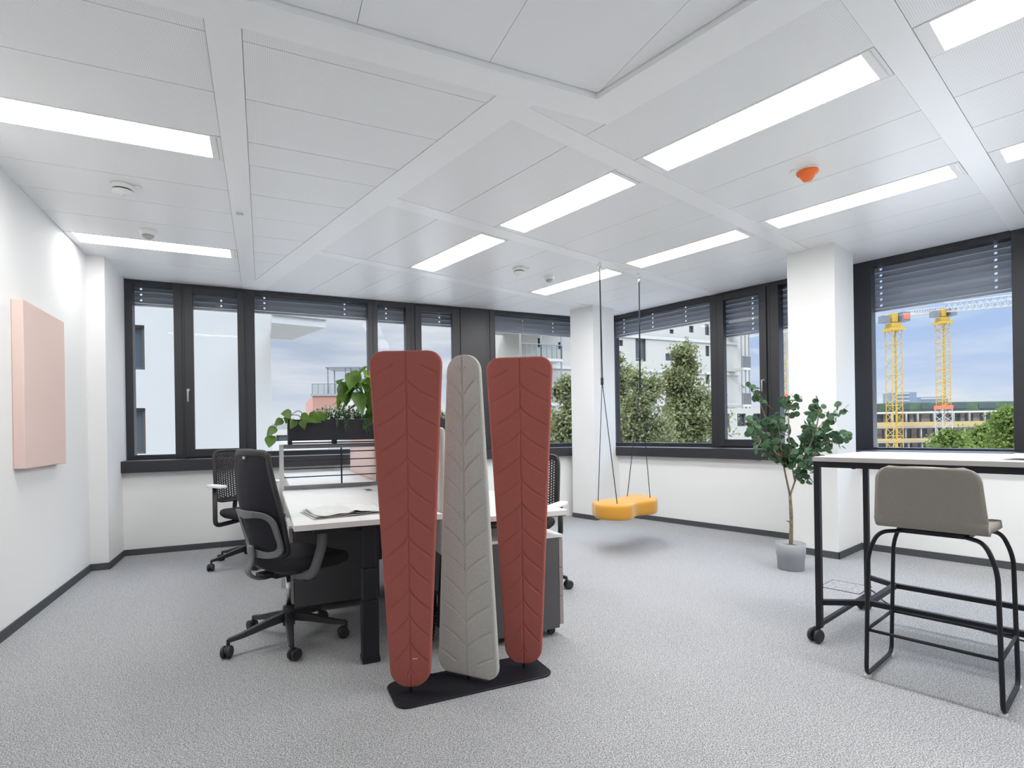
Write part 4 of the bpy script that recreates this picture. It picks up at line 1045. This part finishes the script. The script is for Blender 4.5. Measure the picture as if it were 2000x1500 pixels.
# --- pale neighbour at the left, facade parallel to the back windows
CN = 17.0
def pxA(u, v, c): q = onp(u, v, C, c); return q @ A, q[2]
aR = pxA(530, 760, CN)[0]
hl = [(262, 283, 634, 722), (263.5, 285, 797, 886)]
holes = []
for (u0, u1, v0, v1) in hl:
    x0_, zt = pxA(u0, v0, CN); x1_, zb = pxA(u1, v1, CN); holes.append((x0_ - .9, x1_, zb, zt))
nb = building('apartment_building', 'pale plastered apartment wall close behind the left windows, two dark windows, box balcony', W1(0, CN), A, aR - 16, aR, GZ, 9, 10, holes, M['plaster'])
bz0 = onp(528, 661, C, CN)[2]
P4 = [atz(528, 630, bz0), atz(636, 640, bz0), atz(570, 664, bz0), atz(528, 661.5, bz0)]
P4 = [(q @ A, q @ C - CN) for q in P4]; P4[3] = (P4[3][0], 0.0); P4[0] = (aR, P4[0][1])
MB().prism(P4, bz0, bz0 + .2).build('balcony_floor', M['plaster'], nb)
bf = MB()
for i_ in (0, 1):
    bf.bar((*P4[i_], bz0 + .66), (*P4[i_ + 1], bz0 + .66), .1, .92)
bf.build('balcony_parapet', M['plaster2'], nb)
# --- terracotta house with roof terrace
X3 = np.array([1.0, 0, 0])
def flatb(name, label, u0, u1, vt, y, depth, wm, rows=None, cols=0, wh=1.5, vb=None, tilt=0.0, group=None):
    """box building whose front faces us; rows of windows"""
    al = np.array([math.cos(tilt), math.sin(tilt), 0]); p = atd(u0, 800, y); x1 = (atd(u1, 800, y) - p)[0] / math.cos(tilt)
    zt = atd((u0 + u1) / 2, vt, y)[2]; hs_ = []
    if rows:
        wd = x1 / cols
        for zc in rows:
            for i in range(cols): hs_.append((wd * (i + .25), wd * (i + .78), zt - zc - wh, zt - zc))
    return building(name, label, p, al, 0, x1, GZ, zt, depth, hs_, wm, frames=y < 70, group=group), zt, x1
tb, zt, tx = flatb('terracotta_house', 'terracotta house with roof terrace and pergola beyond the planter', 611, 700, 773, 62, 12, M['terra'], [2.2], 4, 1.4, tilt=R_(4))
sdm = MB(); sdm.add([(0, 0, GZ), (-2.6, 6, GZ), (-2.6, 6, zt - .9 + .5), (0, 0, zt)], [(0, 1, 2, 3)]); sdm.add([(0, .4, GZ), (-2.4, 6.2, GZ), (-2.4, 6.2, zt - .4), (0, .4, zt)], [(0, 1, 2, 3)])
sdm.add([(0, 0, zt), (-2.6, 6, zt - .4), (-2.4, 12, zt - .4), (0, 12, zt)], [(0, 1, 2, 3)]); sdm.build('side_wall', M['terra'], tb)
MB().box(-.2, tx, -.15, 12, zt, zt + .25).build('roof_edge', M['roofg'], tb)
pg = MB()
for x in (1.6, 3.6, 4.2, 5.2):
    for y in (.5, 3.5): pg.box(x - .05, x + .05, y, y + .1, zt + .25, zt + 3.2)
pg.box(1.4, 5.4, .3, 3.8, zt + 3.2, zt + 3.35); pg.build('pergola', M['cgrey'], tb)
MB().box(-.1, tx, -.05, -.02, zt + .25, zt + 1.35).build('railing', M['rglass'], tb)
rp = MB()
for k in range(9): rp.box(k * tx / 8 - .03, k * tx / 8 + .02, -.06, -.01, zt + .25, zt + 1.4)
rp.box(-.1, tx, -.06, -.01, zt + 1.35, zt + 1.41); rp.build('railing_post', M['cgrey'], tb)
flatb('white_house', 'white stepped house in front of the terracotta one', 640, 760, 795, 52, 3, M['plaster2'], [1.0], 5, 1.2, tilt=R_(-6), group='low white houses beyond the planter')
flatb('white_house', 'white gabled house below the terracotta roof terrace, behind the tall plant', 668, 740, 782, 56, 6, M['plaster'], None, tilt=R_(-10), group='low white houses beyond the planter')
flatb('white_house', 'low white house with long dark ribbon windows left of the planter', 524, 640, 838, 42, 8, M['plaster2'], [.45, 2.4], 2, .55, group='low white houses beyond the planter')
flatb('white_house', 'cream house block lowest beside the pale apartment wall', 520, 640, 862, 36, 6, M['plaster'], None, group='low white houses beyond the planter')
flatb('white_house', 'distant flat roof seen under the trailing leaves', 500, 560, 828, 90, 10, M['roofg'], None, group='low white houses beyond the planter')
flatb('white_house', 'pale house glimpsed between the coral and grey leaves', 760, 900, 800, 72, 8, M['plaster'], [1.5], 5, 1.3, group='low white houses beyond the planter')
# --- long cream apartment block behind the trees
CB = 40.0
wins = [(1200, 1217, 663, 676), (1241, 1262, 660, 706), (1308, 1316, 643, 652), (1346, 1355, 636, 650), (1377, 1386, 633, 655), (1378, 1386, 675, 696), (1300, 1320, 690, 705), (1378, 1386, 730, 750), (1378, 1386, 790, 815), (1280, 1300, 740, 760), (1050, 1055, 660, 678), (1090, 1097, 668, 682)]
hs_ = []
for (u0, u1, v0, v1) in wins:
    x0_, zt_ = pxA(u0, v0, CB); x1_, zb_ = pxA(u1, v1, CB); hs_.append((x0_, x1_, zb_, zt_))
bL, bRr = pxA(1050, 700, CB)[0], pxA(1441, 700, CB)[0]
for k, vv in enumerate((800, 845)):
    for uu in (1425, ):
        pass
cb = building('apartment_block', 'long cream apartment block with balconies behind the trees', W1(0, CB), A, bL, bRr, GZ, 22, 12, hs_, M['plaster2'])
sl_ = MB()
for k in range(8):
    z = pxA(1250, 658, CB)[1] - 3.05 * (k - 4); sl_.box(bL, bRr, -.12, 0, z - .14, z + .14)
sl_.build('floor_band', M['plaster'], cb)
for side_, (x0_, x1_) in enumerate(((pxA(1018, 690, CB - 2)[0], bL + 1.2), (bRr - 1.5, pxA(1466, 720, CB - 2)[0]))):
    for k in range(7):
        z = pxA(1440, 717, CB - 2)[1] - 3.05 * (k - 3) * 1.16
        MB().box(x0_, x1_, -2, 7, z - .22, z).build('balcony_floor', M['plaster'], cb)
        MB().box(x0_, x1_, -2, -1.96, z, z + 1.05).build('balcony_glass', M['rglass'], cb)
        pp = MB()
        for i in range(9): xx = x0_ + (x1_ - x0_) * i / 8; pp.box(xx - .02, xx + .02, -2.02, -1.94, z, z + 1.1)
        for i in (0, 4, 8): xx = x0_ + (x1_ - x0_) * i / 8; pp.box(xx - .05, xx + .05, -1.9, -1.8, z, z + 3.3)
        pp.box(x0_, x1_, -2.03, -1.93, z + 1.05, z + 1.11); pp.build('balcony_railing', M['roofg'], cb)
MB().box(bRr, bRr + 2.2, .5, 12, GZ, 22).build('end_bay', M['plaster2'], cb)
flatb('low_annex', 'low cream annex with dark windows under the casement beside the potted tree', 1400, 1505, 797, 30, 8, M['plaster2'], [.3, 2.2], 3, .7, tilt=R_(12))
# --- trees
def tree(name, label, u, y, ztop, zbot, rad, leaves, size, mtl, seed, lobes=9, lean=0.0):
    r4 = np.random.RandomState(seed); p = atd(u, 800, y)
    root = empty(name, (p[0], p[1], GZ), 0, label, 'tree', 'trees outside the windows')
    hT = ztop - GZ; hB = zbot - GZ
    tk = MB(); tk.tube(bez([(0, 0, 0), (.1, 0, hT * .4), (lean, .1, hT * .9)], 6), [.28 - .018 * i for i in range(13)], 8)
    cen = []
    for i in range(lobes):
        t = (i + .5) / lobes; zc = hB + (hT - hB) * (.06 + .86 * t); rr = rad * (1.0 - .72 * t ** 2.2)
        for k in range(3):
            a = r4.uniform(0, 6.28); d_ = rr * r4.uniform(.15, .75); c_ = (lean * t + d_ * math.cos(a), d_ * math.sin(a) * .8, zc + r4.uniform(-.5, .5)); cen.append((c_, max(.28, rr * r4.uniform(.42, .75))))
            tk.tube([(lean * t * .8, 0, zc - rr * .5), c_], [.07, .02], 5)
    tk.build('trunk', M['bark'], root, smooth=True)
    n = leaves; idx = r4.randint(0, len(cen), n); cc = np.array([c[0] for c in cen])[idx]; rr = np.array([c[1] for c in cen])[idx]
    dirs_ = r4.normal(size=(n, 3)); dirs_ /= np.linalg.norm(dirs_, axis=1)[:, None]
    P = cc + dirs_ * (rr * np.abs(r4.normal(.62, .42, n)))[:, None] * np.array([1, 1, 1.05])
    a = r4.normal(size=(n, 3)); a /= np.linalg.norm(a, axis=1)[:, None]; b = np.cross(a, r4.normal(size=(n, 3))); b /= np.linalg.norm(b, axis=1)[:, None]
    s_ = size * r4.uniform(.6, 1.3, n)[:, None]
    V = np.stack([P - a * s_, P + b * s_ * .6, P + a * s_, P - b * s_ * .6], 1).reshape(-1, 3)
    me = bpy.data.meshes.new('foliage'); me.from_pydata(V.tolist(), [], np.arange(n * 4).reshape(-1, 4).tolist()); me.materials.append(mtl)
    o = bpy.data.objects.new('foliage', me); scn.collection.objects.link(o); o.parent = root
    return root
def zat(u, v, y): return atd(u, v, y)[2]
tree('poplar_tree', 'tall leafy tree in the middle of the wide side window', 1338, 25, zat(1340, 660, 25), -4, 2.1, 34000, .085, M['tleaf'], 3, lean=-.1, lobes=13)
tree('poplar_tree', 'lower leafy tree between the two swing cords in the side window', 1262, 21, zat(1262, 705, 21), -4, 1.7, 20000, .075, M['tleaf'], 4, lobes=11)
tree('poplar_tree', 'narrow leafy tree beside the corner column in the side window', 1207, 29, zat(1210, 672, 29), -4, 1.5, 18000, .09, M['tleaf'], 5, lobes=11)
tree('poplar_tree', 'leafy tree at the right end of the back windows, beside the corner column', 1104, 19, zat(1098, 684, 19), -4, 1.15, 15000, .075, M['tleaf'], 6, lobes=11)
# --- construction site seen through the right window
CY = 115.0
def cs_x(u): return atd(u, 830, CY)[0]
sx0, sx1 = cs_x(1600), cs_x(2080)
root = empty('construction_building', (0, CY, 0), 0, 'long unfinished concrete building with yellow guard boards behind the two yellow cranes', 'building')
zr_ = zat(1840, 803, CY); ztops = [zr_ - 3.1 * k for k in range(7)]
mb = MB(); mb.box(sx0, sx1, 2.2, 16, GZ, zr_); mb.build('core_wall', M['concrete'], root)
for k, z in enumerate(ztops):
    MB().box(sx0, sx1, 0 if k else .8, 2.2, z - .35, z).build('floor_slab', M['concrete'] if k else M['plaster'], root)
    if k: MB().box(sx0, sx1, -.05, 0, z + .0, z + .9 if k % 2 else z + .55).build('guard_board', M['rail'], root)
rr_ = random.Random(4)
op = MB(); pr = MB()
for k in range(6):
    x = sx0 + .5
    while x < sx1 - 3:
        wdt = rr_.uniform(1.3, 2.6); op.box(x, x + wdt, 2.1, 2.2, ztops[k + 1] + .1, ztops[k] - .6); x += wdt + rr_.uniform(.8, 2.0)
        pr.box(x - .5, x - .2, .5, .8, ztops[k + 1], ztops[k] - .35)
op.build('window_openings', M['darkwin'], root); pr.build('column_row', M['concrete'], root)
MB().box(cs_x(1752), sx1, 2.5, 15, zr_, zr_ + 2.0).build('roof_storey', M['green'], root)
op = MB(); x = cs_x(1760)
while x < sx1 - 3: op.box(x, x + 3.6, 2.4, 2.5, zr_ + .5, zr_ + 1.6); x += 6.2
op.build('roof_windows', M['darkwin'], root)
# far towers
def far(name, label, u0, u1, v, y, m1, bands=6):
    p = atd(u0, 830, y); x1 = (atd(u1, 830, y) - p)[0]; zt_ = zat((u0 + u1) / 2, v, y)
    root = empty(name, (p[0], y, 0), 0, label, 'building', 'far office towers on the skyline'); MB().box(0, x1, 0, x1, GZ, zt_).build('wall', m1, root)
    b_ = MB(); hh = (zt_ - zat(u0, 830, y)) / bands
    for k in range(bands + 2): b_.box(-.3, x1 * .62 if name == 'office_tower' and bands > 6 else x1 + .3, -.6, 0, zt_ - hh * (k + .55), zt_ - hh * (k + .15))
    b_.build('facade_band', M['towerb'], root)
far('office_tower', 'far dark office tower right behind the left yellow crane mast', 1752, 1791, 766, 480, M['tower'], 9)
far('office_tower', 'far banded office tower behind the right yellow crane mast', 1800, 1852, 775, 520, M['tower'], 6)
far('office_tower', 'small far block on the skyline just right of the right crane', 1862, 1880, 788, 560, M['tower'], 4)
far('office_tower', 'small far block on the skyline by the treetops', 1918, 1942, 791, 560, M['tower'], 4)
far('office_tower', 'tiny far block on the skyline at the left edge of the crane view', 1700, 1712, 804, 520, M['tower'], 4)
# trees in front of the site
def tree2(label, u, v, vb, y, rad, leaves, seed, mt):
    return tree('lime_tree', label, u, y, zat(u, v, y), zat(u, vb, y), rad, leaves, .20, mt, seed, lobes=6)
tree2('bushy green tree at the right edge of the crane view', 1958, 796, 900, 62, 3.3, 9000, 11, M['tleaf2'])
tree2('darker tree beside the bushy one, nearer the crane masts', 1918, 828, 900, 74, 3.0, 7000, 12, M['tleaf2'])
tree2('low bright green tree below the right crane mast', 1850, 845, 900, 58, 2.3, 6000, 13, M['tleaf2'])
# cranes
def lattice(mb, p0, p1, w_, n, r, ax=(1, 0, 0), ay=(0, 1, 0)):
    p0, p1 = Vector(p0), Vector(p1); ax, ay = Vector(ax) * w_ / 2, Vector(ay) * w_ / 2
    cs_ = [-ax - ay, ax - ay, ax + ay, -ax + ay]
    for c_ in cs_: mb.tube([p0 + c_, p1 + c_], r, 4)
    for k in range(n):
        a, b = p0.lerp(p1, k / n), p0.lerp(p1, (k + 1) / n)
        for j in range(4):
            u_, v_ = cs_[j], cs_[(j + 1) % 4]
            mb.tube([a + u_, b + v_] if k % 2 else [a + v_, b + u_], r * .6, 3, cap=False)
            if k % 4 == 0: mb.tube([a + u_, a + v_], r * .6, 3, cap=False)
def crane(label, u0, u1, vt, y, split, jib, seed=0):
    uc = (u0 + u1) / 2; w_ = (u1 - u0) / F_PX * y; p = atd(uc, 830, y); z1 = zat(uc, vt, y)
    root = empty('tower_crane', (p[0], y, GZ), R_(12), label, 'crane', 'yellow tower cranes')
    h_ = z1 - GZ; hs2 = zat(uc, split, y) - GZ if split else 0
    if split:
        mm = MB(); lattice(mm, (0, 0, 0), (0, 0, hs2), w_ * 1.15, 16, .10); mm.build('lower_mast', M['cwhite'], root)
        MB().box(-w_ * .66, w_ * .66, -w_ * .66, w_ * .66, hs2, hs2 + .6).build('climbing_collar', M['cred'], root)
    mm = MB(); lattice(mm, (0, 0, hs2), (0, 0, h_), w_, 26, .065); mm.tube([(w_ * .1, -w_ * .2, hs2), (w_ * .1, -w_ * .2, h_)], .08, 5); mm.build('mast', M['yel'], root)
    tp = MB(); tp.box(-w_ * .5, w_ * .5, -w_ * .5, w_ * .5, h_, h_ + .8); tp.box(-w_ * .75, w_ * .75, -w_ * .75, w_ * .75, h_ - .25, h_ + .1); tp.box(-w_ * .3, w_ * .3, -w_ * .3, w_ * .3, h_ + 1, h_ + 2.2); tp.build('slewing_unit', M['yel'], root)
    cbx = MB().box(w_ * .45, w_ * 1.25, -1, .4, h_ + 1.0, h_ + 2.3).build('operator_cab', M['cgrey'], root)
    if not jib: MB().box(w_ * .55, w_ * 1.15, -1.06, -1.0, h_ + 1.25, h_ + 2.05).build('cab_sign', M['cred'], cbx)
    cwt = MB(); cwt.box(-w_ * 1.3, -w_ * .55, -.5, .5, h_ + .9, h_ + 1.9); cwt.build('counterweight', M['cgrey'], root)
    if jib:
        for (nm, q0, q1, ht) in jib:
            j_ = MB(); a, b = Vector(q0), Vector(q1)
            for off in ((0, -.5, 0), (0, .5, 0), (0, 0, ht)): j_.tube([a + Vector(off), b + Vector(off)], .075, 4)
            n = 15
            for k in range(n):
                c0, c1 = a.lerp(b, k / n), a.lerp(b, (k + 1) / n); md_ = c0.lerp(c1, .5) + Vector((0, 0, ht))
                for yy in (-.5, .5): j_.tube([c0 + Vector((0, yy, 0)), md_], .045, 3, cap=False); j_.tube([md_, c1 + Vector((0, yy, 0))], .045, 3, cap=False)
            o_ = j_.build(nm, M['cwhite'], root)
    root.rotation_euler[2] = 0
    return root, h_
def jpt(u, v, y, px, pz): q = atd(u, v, y); return (q[0] - px, q[1] - 90 * 0, q[2] - pz)
def mkjib(uc, y, pts):
    p = atd(uc, 830, y); out = []
    for nm, (u0, v0, y0), (u1, v1, y1), ht in pts:
        a, b = atd(u0, v0, y0), atd(u1, v1, y1); out.append((nm, (a[0] - p[0], a[1] - y, a[2] - GZ), (b[0] - p[0], b[1] - y, b[2] - GZ), ht))
    return out
crane('yellow tower crane at the left of the crane view, red and grey cab on top', 1738, 1757, 643, 78, None, None)
crane('yellow tower crane with white lower mast and long pale jib, right of the first crane', 1835.5, 1851.5, 630, 92, 799, mkjib(1843.5, 92, [('jib', (1846, 609, 92), (2060, 588, 70), 1.45), ('counter_jib', (1770, 617, 96), (1846, 609, 92), .8)]))
crane('yellow crane mast glimpsed in the narrow pane left of the right column', 1521, 1534, 560, 70, 779, None)
